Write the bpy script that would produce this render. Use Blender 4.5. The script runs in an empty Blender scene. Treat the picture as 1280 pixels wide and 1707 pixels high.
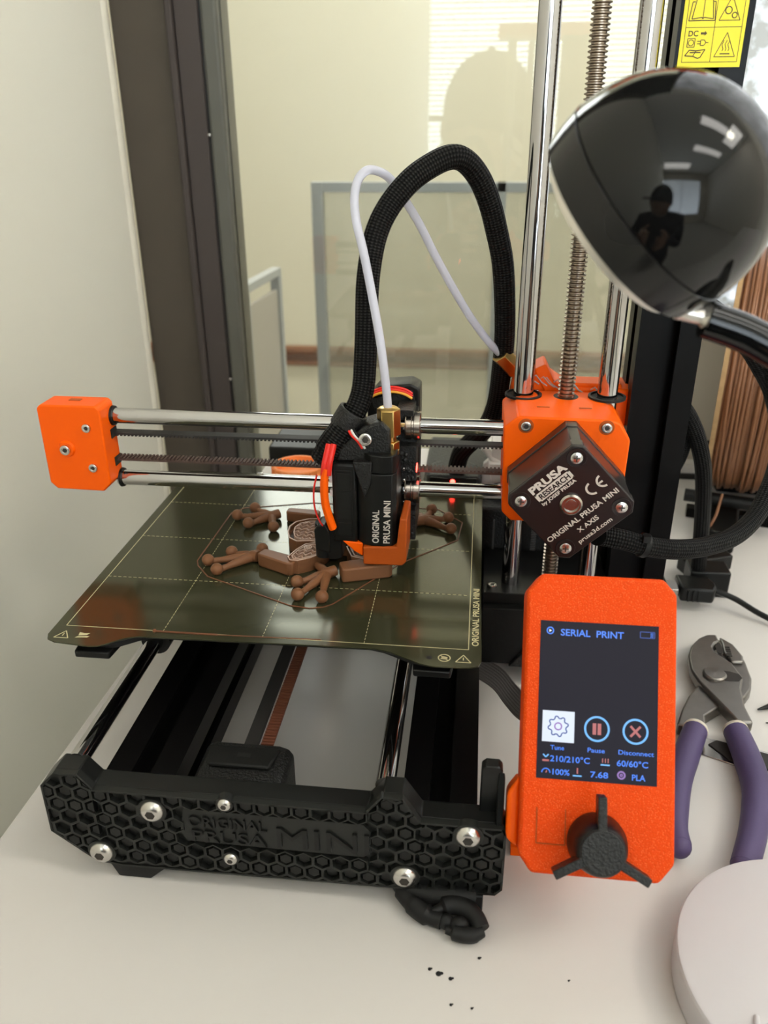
import bpy, math, random
from math import sin, cos, pi, radians as rad
from mathutils import Vector, Matrix, Euler, Quaternion
random.seed(7)
SC = bpy.context.scene
COL = SC.collection
K = 0.001          # everything below is written in millimetres, origin at the print bed centre
TZ = -85.0         # table top

# ------------------------------------------------------------------ camera
CAMP = (88.2, -382.1, 201.0)
cd = bpy.data.cameras.new('camera')
cam = bpy.data.objects.new('camera', cd); COL.objects.link(cam)
cam.location = (CAMP[0]*K, CAMP[1]*K, (CAMP[2]-TZ)*K)
cam.rotation_euler = (1.13261, 0.00497, 0.11414)
cd.sensor_fit = 'VERTICAL'; cd.sensor_height = 36.0; cd.sensor_width = 27.0
cd.lens = 36.0*1358.6/1707
cd.clip_start = 0.01; cd.clip_end = 50
cd.dof.use_dof = True; cd.dof.focus_distance = 0.375; cd.dof.aperture_fstop = 12.5
SC.camera = cam
# ------------------------------------------------------------------ world, exposure
w = bpy.data.worlds.new('world'); SC.world = w; w.use_nodes = True
w.node_tree.nodes['Background'].inputs[0].default_value = (1.0, 0.93, 0.82, 1)
w.node_tree.nodes['Background'].inputs[1].default_value = 0.45
SC.view_settings.view_transform = 'Standard'; SC.view_settings.look = 'None'
SC.view_settings.gamma = 1.0; SC.view_settings.use_curve_mapping = False
SC.view_settings.exposure = -0.12
# light strengths (emissive lamp panels and window, built further down)
E_CEIL = 9.3; E_WIN = 11; E_HALL = 22.5; E_WIN2 = 1.5

# ------------------------------------------------------------------ materials
def mat(name, col, rough=0.5, metal=0.0, spec=0.5, noise=0.0, nscale=200, bump=0.0, bscale=600, emit=None, estr=1.0, coat=0.0, trans=0.0, alpha=1.0, ior=1.45, sss=0.0, bdist=0.0003, extra=None):
    m = bpy.data.materials.new(name); m.use_nodes = True
    nt = m.node_tree; b = nt.nodes['Principled BSDF']
    b.inputs['Base Color'].default_value = (*col, 1); b.inputs['Roughness'].default_value = rough
    b.inputs['Metallic'].default_value = metal; b.inputs['Specular IOR Level'].default_value = spec
    b.inputs['Coat Weight'].default_value = coat; b.inputs['Transmission Weight'].default_value = trans
    b.inputs['IOR'].default_value = ior; b.inputs['Alpha'].default_value = alpha
    if sss: b.inputs['Subsurface Weight'].default_value = sss; b.inputs['Subsurface Radius'].default_value = (.003, .0012, .0005)
    tc = nt.nodes.new('ShaderNodeTexCoord')
    if noise:
        n = nt.nodes.new('ShaderNodeTexNoise'); n.inputs['Scale'].default_value = nscale; n.inputs['Detail'].default_value = 5
        nt.links.new(tc.outputs['Object'], n.inputs['Vector'])
        mx = nt.nodes.new('ShaderNodeMix'); mx.data_type = 'RGBA'
        mx.inputs[6].default_value = (*[max(0, c*(1-noise)) for c in col], 1); mx.inputs[7].default_value = (*[min(1, c*(1+noise)) for c in col], 1)
        nt.links.new(n.outputs['Fac'], mx.inputs[0]); nt.links.new(mx.outputs[2], b.inputs['Base Color'])
    if bump:
        n = nt.nodes.new('ShaderNodeTexNoise'); n.inputs['Scale'].default_value = bscale; n.inputs['Detail'].default_value = 3
        nt.links.new(tc.outputs['Object'], n.inputs['Vector'])
        bp = nt.nodes.new('ShaderNodeBump'); bp.inputs['Strength'].default_value = bump; bp.inputs['Distance'].default_value = bdist
        nt.links.new(n.outputs['Fac'], bp.inputs['Height']); nt.links.new(bp.outputs[0], b.inputs['Normal'])
    if emit:
        b.inputs['Emission Color'].default_value = (*emit, 1); b.inputs['Emission Strength'].default_value = estr
    if extra: extra(nt, b, tc)
    return m

def x_layers(scale):            # fine horizontal printing layers
    def f(nt, b, tc):
        wv = nt.nodes.new('ShaderNodeTexWave'); wv.bands_direction = 'Z'; wv.inputs['Scale'].default_value = scale; wv.inputs['Distortion'].default_value = .3
        nt.links.new(tc.outputs['Object'], wv.inputs['Vector'])
        bp = nt.nodes.new('ShaderNodeBump'); bp.inputs['Strength'].default_value = .35; bp.inputs['Distance'].default_value = .0001
        nt.links.new(wv.outputs['Fac'], bp.inputs['Height']); nt.links.new(bp.outputs[0], b.inputs['Normal'])
    return f
def x_braid(nt, b, tc):         # woven sleeve from the tube's own uv
    uv = nt.nodes.new('ShaderNodeUVMap'); sp = nt.nodes.new('ShaderNodeSeparateXYZ'); nt.links.new(uv.outputs[0], sp.inputs[0])
    outs = []
    for s in (1, -1):
        m1 = nt.nodes.new('ShaderNodeMath'); m1.operation = 'MULTIPLY'; m1.inputs[1].default_value = s*9*2*pi; nt.links.new(sp.outputs[0], m1.inputs[0])
        m2 = nt.nodes.new('ShaderNodeMath'); m2.operation = 'MULTIPLY_ADD'; m2.inputs[1].default_value = 2*pi; nt.links.new(sp.outputs[1], m2.inputs[0]); nt.links.new(m1.outputs[0], m2.inputs[2])
        m3 = nt.nodes.new('ShaderNodeMath'); m3.operation = 'SINE'; nt.links.new(m2.outputs[0], m3.inputs[0]); outs.append(m3)
    mm = nt.nodes.new('ShaderNodeMath'); mm.operation = 'MULTIPLY'; nt.links.new(outs[0].outputs[0], mm.inputs[0]); nt.links.new(outs[1].outputs[0], mm.inputs[1])
    mr = nt.nodes.new('ShaderNodeMapRange'); mr.inputs[1].default_value = -1; mr.inputs[2].default_value = 1; nt.links.new(mm.outputs[0], mr.inputs[0])
    mx = nt.nodes.new('ShaderNodeMix'); mx.data_type = 'RGBA'; mx.inputs[6].default_value = (.002, .002, .002, 1); mx.inputs[7].default_value = (.040, .038, .036, 1)
    pw = nt.nodes.new('ShaderNodeMath'); pw.operation = 'POWER'; pw.inputs[1].default_value = 3.5; nt.links.new(mr.outputs[0], pw.inputs[0])
    nt.links.new(pw.outputs[0], mx.inputs[0]); nt.links.new(mx.outputs[2], b.inputs['Base Color'])
    bp = nt.nodes.new('ShaderNodeBump'); bp.inputs['Strength'].default_value = .9; bp.inputs['Distance'].default_value = .0006
    nt.links.new(mr.outputs[0], bp.inputs['Height']); nt.links.new(bp.outputs[0], b.inputs['Normal'])
def x_sheet(nt, b, tc):         # spring-steel sheet with PEI: faint smears
    n = nt.nodes.new('ShaderNodeTexNoise'); n.inputs['Scale'].default_value = 18; n.inputs['Detail'].default_value = 6
    nt.links.new(tc.outputs['Object'], n.inputs['Vector'])
    mr = nt.nodes.new('ShaderNodeMapRange'); mr.inputs[3].default_value = .10; mr.inputs[4].default_value = .19
    nt.links.new(n.outputs['Fac'], mr.inputs[0]); nt.links.new(mr.outputs[0], b.inputs['Roughness'])
def x_table(nt, b, tc):         # off-white laminate, few specks and scuffs
    n = nt.nodes.new('ShaderNodeTexNoise'); n.inputs['Scale'].default_value = 3; n.inputs['Detail'].default_value = 8
    nt.links.new(tc.outputs['Object'], n.inputs['Vector'])
    mx = nt.nodes.new('ShaderNodeMix'); mx.data_type = 'RGBA'; mx.inputs[6].default_value = (.615, .585, .56, 1); mx.inputs[7].default_value = (.665, .635, .605, 1)
    nt.links.new(n.outputs['Fac'], mx.inputs[0])
    v = nt.nodes.new('ShaderNodeTexVoronoi'); v.inputs['Scale'].default_value = 28; nt.links.new(tc.outputs['Object'], v.inputs['Vector'])
    wn = nt.nodes.new('ShaderNodeTexWhiteNoise'); nt.links.new(v.outputs['Position'], wn.inputs['Vector'])
    c1 = nt.nodes.new('ShaderNodeMath'); c1.operation = 'LESS_THAN'; c1.inputs[1].default_value = .018; nt.links.new(v.outputs['Distance'], c1.inputs[0])
    c2 = nt.nodes.new('ShaderNodeMath'); c2.operation = 'LESS_THAN'; c2.inputs[1].default_value = .25; nt.links.new(wn.outputs['Value'], c2.inputs[0])
    c3 = nt.nodes.new('ShaderNodeMath'); c3.operation = 'MULTIPLY'; nt.links.new(c1.outputs[0], c3.inputs[0]); nt.links.new(c2.outputs[0], c3.inputs[1])
    m2 = nt.nodes.new('ShaderNodeMix'); m2.data_type = 'RGBA'; m2.inputs[7].default_value = (.22, .18, .15, 1)
    nt.links.new(c3.outputs[0], m2.inputs[0]); nt.links.new(mx.outputs[2], m2.inputs[6]); nt.links.new(m2.outputs[2], b.inputs['Base Color'])
def x_sparkle(nt, b, tc):       # textured sheet print; glints on the orange face painted as paler specks
    v = nt.nodes.new('ShaderNodeTexVoronoi'); v.inputs['Scale'].default_value = 1500; nt.links.new(tc.outputs['Object'], v.inputs['Vector'])
    bp = nt.nodes.new('ShaderNodeBump'); bp.inputs['Strength'].default_value = .6; bp.inputs['Distance'].default_value = .0003
    nt.links.new(v.outputs['Distance'], bp.inputs['Height']); nt.links.new(bp.outputs[0], b.inputs['Normal'])
    mr = nt.nodes.new('ShaderNodeMapRange'); mr.inputs[1].default_value = 0.0; mr.inputs[2].default_value = .33; mr.inputs[3].default_value = 1; mr.inputs[4].default_value = 0
    nt.links.new(v.outputs['Distance'], mr.inputs[0])
    mx = nt.nodes.new('ShaderNodeMix'); mx.data_type = 'RGBA'; mx.inputs[6].default_value = (.74, .062, .003, 1); mx.inputs[7].default_value = (1.0, .24, .07, 1)
    nt.links.new(mr.outputs[0], mx.inputs[0]); nt.links.new(mx.outputs[2], b.inputs['Base Color'])

ORANGE = (.97, .115, .0)
M = {}
M['orange'] = mat('orange_print', ORANGE, .42, spec=.22, bump=.15, bscale=900, sss=.0, extra=None)
M['orange_sparkle'] = mat('orange_textured', ORANGE, .45, spec=.12, extra=x_sparkle)
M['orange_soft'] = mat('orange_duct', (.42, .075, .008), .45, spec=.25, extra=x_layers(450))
M['red'] = mat('red_wire', (.75, .02, .01), .35)
M['yellow_wire'] = mat('yellow_wire', (.85, .38, .03), .4)
M['black'] = mat('black_plastic', (.007, .007, .0065), .36, spec=.3)
M['black_print'] = mat('black_print', (.007, .007, .0065), .5, spec=.3, bump=.35, bscale=500)
M['black_rough'] = mat('black_rough_print', (.009, .009, .0085), .38, spec=.45, bump=1.0, bscale=900, bdist=.0006)
M['plate'] = mat('dark_moulded_plastic', (.008, .0085, .008), .30, spec=.32)
M['ribs'] = mat('dark_moulded_ribs', (.013, .014, .0125), .36, spec=.4)
M['ano'] = mat('black_anodised', (.003, .0027, .0027), .33, spec=.14)
M['sheet'] = mat('steel_sheet', (.060, .060, .030), .22, metal=.45, spec=.6, extra=x_sheet)
M['sheet_edge'] = mat('heatbed_black', (.01, .01, .01), .5)
M['gold'] = mat('pale_print', (.58, .52, .30), .5)
M['chrome'] = mat('ground_steel', (.50, .49, .49), .08, metal=1)
M['screwsteel'] = mat('steel_screw', (.62, .60, .57), .26, metal=1)
M['bearing'] = mat('bearing_steel', (.45, .40, .36), .25, metal=1)
M['lead'] = mat('lead_screw_steel', (.34, .28, .22), .32, metal=1)
M['socket'] = mat('socket_dark', (.05, .045, .04), .5, metal=.6)
M['brass'] = mat('brass', (.62, .41, .14), .28, metal=1)
M['belt'] = mat('belt_rubber', (.022, .020, .019), .6)
M['belt_brown'] = mat('belt_teeth', (.075, .042, .032), .6)
M['belt_red'] = mat('belt_reddish', (.14, .045, .022), .6)  # reddish brown tone on the toothed bed belt
M['ptfe'] = mat('ptfe_tube', (.74, .74, .84), .25, trans=.35, ior=1.3, sss=.0)
M['braid'] = mat('braided_sleeve', (.02, .02, .02), .5, spec=.1, extra=x_braid)
M['white'] = mat('white_plastic', (.72, .69, .66), .45, bump=.05, bscale=700)
M['puck'] = mat('white_round', (.58, .555, .57), .55)
M['greyplastic'] = mat('grey_ribbon', (.12, .112, .108), .4)
M['whiteprint'] = mat('silver_lettering', (.60, .54, .48), .45)
M['labelblack'] = mat('motor_plate', (.014, .010, .010), .28)
M['motor'] = mat('motor_body', (.045, .040, .037), .30, metal=.5)
M['brown'] = mat('brown_filament', (.185, .078, .034), .40, spec=.3, extra=x_layers(900))
M['brown_line'] = mat('brown_filament_thin', (.17, .06, .028), .4)
M['brown_coil'] = mat('brown_coil', (.225, .095, .042), .4, spec=.35)
M['brown_shade'] = mat('brown_interior_shade', (.05, .022, .012), .6)  # darker filament copy; shade inside the open cells put into the colour
M['brown_cut'] = mat('brown_walls', (.52, .33, .24), .4)
M['card'] = mat('cardboard', (.42, .26, .12), .8, noise=.2, nscale=300)
M['card_edge'] = mat('cardboard_face', (.23, .17, .11), .85, noise=.2)
M['table'] = mat('table_laminate', (.64, .60, .55), .38, extra=x_table)
M['table_edge'] = mat('table_edge', (.05, .045, .04), .6)
M['wall'] = mat('painted_wall', (.76, .735, .64), .6, spec=.2, bump=.04, bscale=120)
M['wall_in'] = mat('wall_room', (.74, .70, .62), .7)
M['wall_bead'] = mat('corner_bead', (.66, .62, .52), .4)
M['hall'] = mat('hall_wall', (.66, .64, .525), .7)
M['frame1'] = mat('window_frame_brown', (.078, .064, .049), .6, spec=.12, noise=.06, nscale=30)
M['frame2'] = mat('window_frame_mauve', (.065, .053, .048), .55, spec=.15)
M['frame3'] = mat('window_frame_grey', (.10, .096, .08), .40, spec=.3)
M['seam'] = mat('frame_seam', (.02, .018, .016), .6)
M['wood'] = mat('brown_rail', (.20, .085, .04), .45, noise=.3, nscale=12)
M['wood_dark'] = mat('brown_rail_dark', (.09, .035, .018), .5)
M['greymetal'] = mat('grey_metal', (.34, .36, .36), .5)
M['panelgrey'] = mat('grey_panel', (.38, .36, .32), .4)
M['purple'] = mat('purple_grip', (.085, .062, .145), .5, spec=.35, bump=.1, bscale=800)
M['forged'] = mat('forged_steel', (.21, .195, .18), .36, metal=.9, noise=.15, nscale=150)
M['forged_dark'] = mat('forged_dark', (.03, .025, .022), .5, metal=.3)
M['polished'] = mat('polished_steel', (.40, .37, .34), .16, metal=1)
M['cream'] = mat('cream_edge', (.62, .56, .47), .5)
M['lampblack'] = mat('gloss_black', (.004, .004, .004), .04, spec=.42)
M['lampband'] = mat('gloss_black_band', (.010, .0095, .009), .13, spec=.4)
M['reflector'] = mat('lamp_reflector', (.72, .68, .62), .3, metal=.7)
M['yellow'] = mat('yellow_sticker', (.86, .69, .01), .45)
M['ink'] = mat('sticker_ink', (.10, .07, .02), .6)
M['rubber'] = mat('rubber_black', (.010, .010, .010), .55, spec=.35, bump=.4, bscale=300)
M['red_led'] = mat('red_led', (.9, .05, .05), .3, emit=(1, .03, .02), estr=22)
M['cyan_tip_glow'] = mat('cyan_tip', (.0, .25, .28), .3, emit=(0, .5, .5), estr=.15)  # cable tip given a faint glow of its own
M['orange_cap'] = mat('orange_cap', (.95, .28, .07), .5)
M['yellowstrip'] = mat('yellow_edge', (.75, .55, .08), .5)
M['clear'] = mat('clear_plastic', (.75, .75, .73), .25, trans=.45, ior=1.2)
M['panelglow'] = mat('ceiling_diffuser', (.9, .9, .85), .6, emit=(1.0, .965, .90), estr=E_CEIL)
M['hallglow'] = mat('hall_diffuser', (.9, .9, .85), .6, emit=(1.0, .95, .86), estr=E_HALL)
M['skyglow'] = mat('daylight_pane', (.5, .5, .5), .6, emit=(.78, .9, 1.0), estr=E_WIN)
M['hallpane'] = mat('hall_daylight', (.5, .5, .5), .5, emit=(.95, .98, 1.0), estr=9.0)
M['floor'] = mat('floor_carpet', (.50, .48, .44), .9, noise=.3, nscale=80)
M['ceil'] = mat('ceiling_tile', (.82, .80, .75), .9)
M['blind'] = mat('blind_slat', (.75, .74, .70), .5)
def x_pane2(nt, b, tc):         # privacy film: glittering daylight
    v = nt.nodes.new('ShaderNodeTexNoise'); v.inputs['Scale'].default_value = 55; v.inputs['Detail'].default_value = 9; nt.links.new(tc.outputs['Object'], v.inputs['Vector'])
    g = nt.nodes.new('ShaderNodeTexNoise'); g.inputs['Scale'].default_value = 9; nt.links.new(tc.outputs['Object'], g.inputs['Vector'])
    r = nt.nodes.new('ShaderNodeValToRGB'); r.color_ramp.elements[0].position = .40; r.color_ramp.elements[0].color = (.16, .17, .15, 1); r.color_ramp.elements[1].position = .62; r.color_ramp.elements[1].color = (1, 1.0, 1.05, 1)
    e = r.color_ramp.elements.new(.5); e.color = (.50, .55, .58, 1)
    ad = nt.nodes.new('ShaderNodeMath'); ad.operation = 'ADD'; sb = nt.nodes.new('ShaderNodeMath'); sb.operation = 'MULTIPLY_ADD'; sb.inputs[1].default_value = .8; sb.inputs[2].default_value = -.4
    nt.links.new(g.outputs['Fac'], sb.inputs[0]); nt.links.new(v.outputs['Fac'], ad.inputs[0]); nt.links.new(sb.outputs[0], ad.inputs[1])
    nt.links.new(ad.outputs[0], r.inputs[0]); nt.links.new(r.outputs[0], b.inputs['Emission Color']); b.inputs['Emission Strength'].default_value = E_WIN2
M['pane2'] = mat('textured_daylight_pane', (.3, .3, .3), .4, extra=x_pane2)
def glassmat(name, tint, refl, haze=0.0):
    m = bpy.data.materials.new(name); m.use_nodes = True; nt = m.node_tree; nt.nodes.clear()
    o = nt.nodes.new('ShaderNodeOutputMaterial'); t = nt.nodes.new('ShaderNodeBsdfTransparent'); t.inputs[0].default_value = (*tint, 1)
    g = nt.nodes.new('ShaderNodeBsdfGlossy'); g.inputs['Roughness'].default_value = 0.0
    f = nt.nodes.new('ShaderNodeFresnel'); f.inputs[0].default_value = 1.5
    mu = nt.nodes.new('ShaderNodeMath'); mu.operation = 'MULTIPLY'; mu.inputs[1].default_value = refl; mu.use_clamp = True; nt.links.new(f.outputs[0], mu.inputs[0])
    mx = nt.nodes.new('ShaderNodeMixShader'); nt.links.new(mu.outputs[0], mx.inputs[0]); nt.links.new(t.outputs[0], mx.inputs[1]); nt.links.new(g.outputs[0], mx.inputs[2])
    last = mx
    if haze:
        d = nt.nodes.new('ShaderNodeBsdfDiffuse'); d.inputs[0].default_value = (.62, .60, .50, 1)
        m2 = nt.nodes.new('ShaderNodeMixShader'); m2.inputs[0].default_value = haze; nt.links.new(mx.outputs[0], m2.inputs[1]); nt.links.new(d.outputs[0], m2.inputs[2]); last = m2
    nt.links.new(last.outputs[0], o.inputs[0]); return m
M['glass'] = glassmat('window_glass', (.97, .98, .96), 1.0)
M['acrylic'] = glassmat('acrylic_pane', (.95, .95, .93), .6, .30)
def emi(name, col, s):
    return mat(name, (.0, .0, .0), .3, emit=col, estr=s)
M['scr_bg'] = mat('screen_glass', (.004, .004, .005), .35, spec=.08, emit=(.026, .024, .036), estr=.8)
M['scr_blue'] = emi('screen_blue', (.045, .22, 1.0), 1.15)
M['scr_light'] = emi('screen_light_blue', (.16, .50, 1.0), 1.15)
M['scr_white'] = emi('screen_white', (.80, .88, 1.0), 1.05)
M['scr_red'] = emi('screen_salmon', (.62, .17, .17), .9)
M['scr_violet'] = emi('screen_violet', (.38, .20, .62), .9)
M['scr_dkblue'] = emi('screen_dark_blue', (.01, .07, .42), .8)

# ------------------------------------------------------------------ mesh helper
def frame(d, up=None):
    d = Vector(d).normalized()
    if up is None: up = Vector((0, 0, 1)) if abs(d.z) < .95 else Vector((0, 1, 0))
    x = Vector(up).cross(d); x = x.normalized(); y = d.cross(x)
    return x, y, d
class MB:
    def __init__(s): s.v = []; s.f = []; s.m = []; s.uv = []; s.mi = 0; s.mx = None; s.hasuv = False
    def add(s, vs, fs, uvs=None):
        o = len(s.v)
        for p in vs:
            p = Vector(p)
            if s.mx is not None: p = s.mx @ p
            s.v.append(p)
        for i, f in enumerate(fs):
            s.f.append([o+k for k in f]); s.m.append(s.mi)
            if uvs: s.hasuv = True; s.uv.append(uvs[i])
            else: s.uv.append(None)
        return s
    def box(s, a, b, rot=None):
        (x0, y0, z0), (x1, y1, z1) = a, b
        vs = [(x, y, z) for z in (z0, z1) for y in (y0, y1) for x in (x0, x1)]
        if rot is not None:
            c = Vector(((x0+x1)/2, (y0+y1)/2, (z0+z1)/2)); R = Euler(rot).to_matrix(); vs = [c+R@(Vector(p)-c) for p in vs]
        return s.add(vs, [(0, 2, 3, 1), (4, 5, 7, 6), (0, 1, 5, 4), (2, 6, 7, 3), (0, 4, 6, 2), (1, 3, 7, 5)])
    def prism(s, pts, a0, a1, ax='y'):
        # pts in the plane perpendicular to ax: y -> (x,z), z -> (x,y), x -> (y,z)
        def mk(p, a):
            if ax == 'y': return (p[0], a, p[1])
            if ax == 'z': return (p[0], p[1], a)
            return (a, p[0], p[1])
        n = len(pts); area = sum(pts[i][0]*pts[(i+1) % n][1]-pts[(i+1) % n][0]*pts[i][1] for i in range(n))
        if area < 0: pts = pts[::-1]
        vs = [mk(p, a0) for p in pts]+[mk(p, a1) for p in pts]
        A = list(range(n)); B = list(range(n, 2*n)); sides = [(i, (i+1) % n, n+(i+1) % n, n+i) for i in range(n)]
        flip = (ax == 'y') ^ (a1 < a0)
        fs = [A[::-1], B]+sides
        if flip: fs = [f[::-1] for f in fs]
        return s.add(vs, fs)
    def cyl(s, p0, p1, r, seg=24, r1=None, cap=True, up=None, ph=0):
        p0 = Vector(p0); p1 = Vector(p1); x, y, d = frame(p1-p0, up); r1 = r if r1 is None else r1
        vs = [p0+(x*cos(ph+2*pi*i/seg)+y*sin(ph+2*pi*i/seg))*r for i in range(seg)]+[p1+(x*cos(ph+2*pi*i/seg)+y*sin(ph+2*pi*i/seg))*r1 for i in range(seg)]
        fs = [(i, (i+1) % seg, seg+(i+1) % seg, seg+i) for i in range(seg)]
        if cap: fs += [list(range(seg))[::-1], list(range(seg, 2*seg))]
        return s.add(vs, fs)
    def lathe(s, prof, o, d, seg=32, closed=False, up=None):
        # prof list of (r, h) ; h along d
        o = Vector(o); x, y, d = frame(d, up); vs = []; fs = []
        for r, h in prof:
            for i in range(seg):
                a = 2*pi*i/seg; vs.append(o+d*h+(x*cos(a)+y*sin(a))*max(r, 1e-4))
        n = len(prof)
        for j in range(n if closed else n-1):
            k = (j+1) % n
            for i in range(seg): fs.append((j*seg+i, j*seg+(i+1) % seg, k*seg+(i+1) % seg, k*seg+i))
        if not closed:
            if prof[0][0] > 1e-3: fs.append(list(range(seg))[::-1])
            if prof[-1][0] > 1e-3: fs.append(list(range((n-1)*seg, n*seg)))
        return s.add(vs, fs)
    def tube(s, pts, r, seg=12, flat=None, vper=4.0, cap=True, up=None):
        pts = [Vector(p) for p in pts]; n = len(pts); rr = r if hasattr(r, '__len__') else [r]*n
        T = [((pts[min(i+1, n-1)]-pts[max(i-1, 0)])).normalized() for i in range(n)]
        x, y, d = frame(T[0], up); vs = []; L = 0; ls = []
        for i in range(n):
            if i:
                L += (pts[i]-pts[i-1]).length
                q = T[i-1].rotation_difference(T[i]); x = q@x; y = q@y
            ls.append(L)
            for k in range(seg):
                a = 2*pi*k/seg; fx = flat if flat else 1
                vs.append(pts[i]+(x*cos(a)*fx+y*sin(a))*rr[i])
        fs = []; uv = []
        for i in range(n-1):
            for k in range(seg):
                fs.append((i*seg+k, i*seg+(k+1) % seg, (i+1)*seg+(k+1) % seg, (i+1)*seg+k))
                uv.append([(k/seg, ls[i]/vper), ((k+1)/seg, ls[i]/vper), ((k+1)/seg, ls[i+1]/vper), (k/seg, ls[i+1]/vper)])
        if cap:
            fs += [list(range(seg))[::-1], list(range((n-1)*seg, n*seg))]; uv += [[(0, 0)]*seg]*2
        return s.add(vs, fs, uv)
    def ball(s, c, r, sy=1, sz=1, seg=20, rg=12):
        c = Vector(c); vs = []; fs = []
        for j in range(rg+1):
            t = pi*j/rg
            for i in range(seg):
                a = 2*pi*i/seg; vs.append(c+Vector((r*sin(t)*cos(a), r*sy*sin(t)*sin(a), r*sz*cos(t))))
        for j in range(rg):
            for i in range(seg): fs.append((j*seg+i, (j+1)*seg+i, (j+1)*seg+(i+1) % seg, j*seg+(i+1) % seg))
        return s.add(vs, fs)
    def ring(s, c, d, R, r, seg=32, up=None):      # flat ring of square-ish section
        return s.lathe([(R-r, 0), (R, 0), (R, .3), (R-r, .3)], c, d, seg, closed=True, up=up)
def smooth_path(p, n=8):
    p = [Vector(q) for q in p]; out = []
    for i in range(len(p)-1):
        a = p[max(i-1, 0)]; b = p[i]; c = p[i+1]; d = p[min(i+2, len(p)-1)]
        for k in range(n):
            t = k/n; out.append(.5*((2*b)+(c-a)*t+(2*a-5*b+4*c-d)*t*t+(3*b-a-3*c+d)*t**3))
    out.append(p[-1]); return out

ROOT = {}
def emp(name, loc, label, cat, group=None):
    o = bpy.data.objects.new(name, None); COL.objects.link(o); o.empty_display_size = .01
    o.location = (loc[0]*K, loc[1]*K, (loc[2]-TZ)*K); o['label'] = label; o['category'] = cat
    if group: o['group'] = group
    ROOT[o.name] = Vector(loc); return o
def rootloc(p):
    while p.parent: p = p.parent
    return ROOT.get(p.name, Vector((0, 0, TZ)))
def mesh_of(name, mb, mats, L, ang=35):
    me = bpy.data.meshes.new(name); me.from_pydata([tuple((v-L)*K) for v in mb.v], [], mb.f)
    for m in (mats if isinstance(mats, (list, tuple)) else [mats]): me.materials.append(M[m])
    me.polygons.foreach_set('material_index', mb.m)
    if mb.hasuv:
        u = me.uv_layers.new(name='UVMap'); i = 0
        for f, q in zip(mb.f, mb.uv):
            for k in range(len(f)):
                u.data[i].uv = q[k] if q else (0, 0); i += 1
    me.polygons.foreach_set('use_smooth', [True]*len(me.polygons)); me.set_sharp_from_angle(angle=rad(ang)); me.update()
    return me
def part(name, mb, mats, parent=None, label=None, bevel=0, ang=35, seg=2, kind=None, loc=None):
    if parent is None:
        L = Vector(loc) if loc else Vector((0, 0, TZ))
    else: L = rootloc(parent)
    o = bpy.data.objects.new(name, mesh_of(name, mb, mats, L, ang)); COL.objects.link(o)
    if parent is None:
        o.location = (L.x*K, L.y*K, (L.z-TZ)*K); ROOT[o.name] = L
    else: o.parent = parent
    if label: o['label'] = label
    if kind: o['kind'] = kind
    if bevel:
        b = o.modifiers.new('bevel', 'BEVEL'); b.width = bevel*K; b.segments = seg; b.limit_method = 'ANGLE'; b.angle_limit = rad(30); b.harden_normals = False
    return o
def thing1(name, mb, mats, label, cat, loc, bevel=0, group=None, ang=35, kind=None):
    o = part(name, mb, mats, None, label, bevel, ang, loc=loc, kind=kind); o['category'] = cat
    if group: o['group'] = group
    return o
def struct(name, mb, mats, parent=None, bevel=0):
    o = part(name, mb, mats, parent, None, bevel)
    if parent is None: o['kind'] = 'structure'
    return o
_sc = {}
def screw(parent, pos, d, r, style='button', name='screw'):
    key = (r, style)
    if key not in _sc:
        mb = MB(); h = r*.5
        hr = r*.42
        if style == 'button':
            pr = [(r, 0), (r*.98, h*.2), (r*.86, h*.6), (r*.66, h*.88), (hr*1.25, h)]
            mb.lathe(pr, (0, 0, 0), (0, 0, 1), 28)
            mb.mi = 1; mb.cyl((0, 0, h), (0, 0, h+.06), hr, 6)
        elif style == 'cap':
            mb.lathe([(r, 0), (r, h*1.1), (r*.9, h*1.25), (hr*1.5, h*1.25), (hr*1.45, h*1.0)], (0, 0, 0), (0, 0, 1), 28)
            mb.mi = 1; mb.cyl((0, 0, h*1.0), (0, 0, h*1.0+.06), hr*1.2, 6)
        else:   # philips-ish
            mb.lathe([(r, 0), (r*.95, h*.5), (r*.6, h*.8)], (0, 0, 0), (0, 0, 1), 24)
            mb.mi = 1; mb.box((-r*.5, -r*.1, h*.78), (r*.5, r*.1, h*.83)); mb.box((-r*.1, -r*.5, h*.78), (r*.1, r*.5, h*.83))
        _sc[key] = mesh_of('screw', mb, ['screwsteel', 'socket'], Vector((0, 0, 0)), 40)
    o = bpy.data.objects.new(name, _sc[key]); COL.objects.link(o); o.parent = parent
    L = rootloc(parent); o.location = tuple((Vector(pos)-L)*K)
    o.rotation_mode = 'QUATERNION'; o.rotation_quaternion = Vector((0, 0, 1)).rotation_difference(Vector(d).normalized())
    return o
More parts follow.
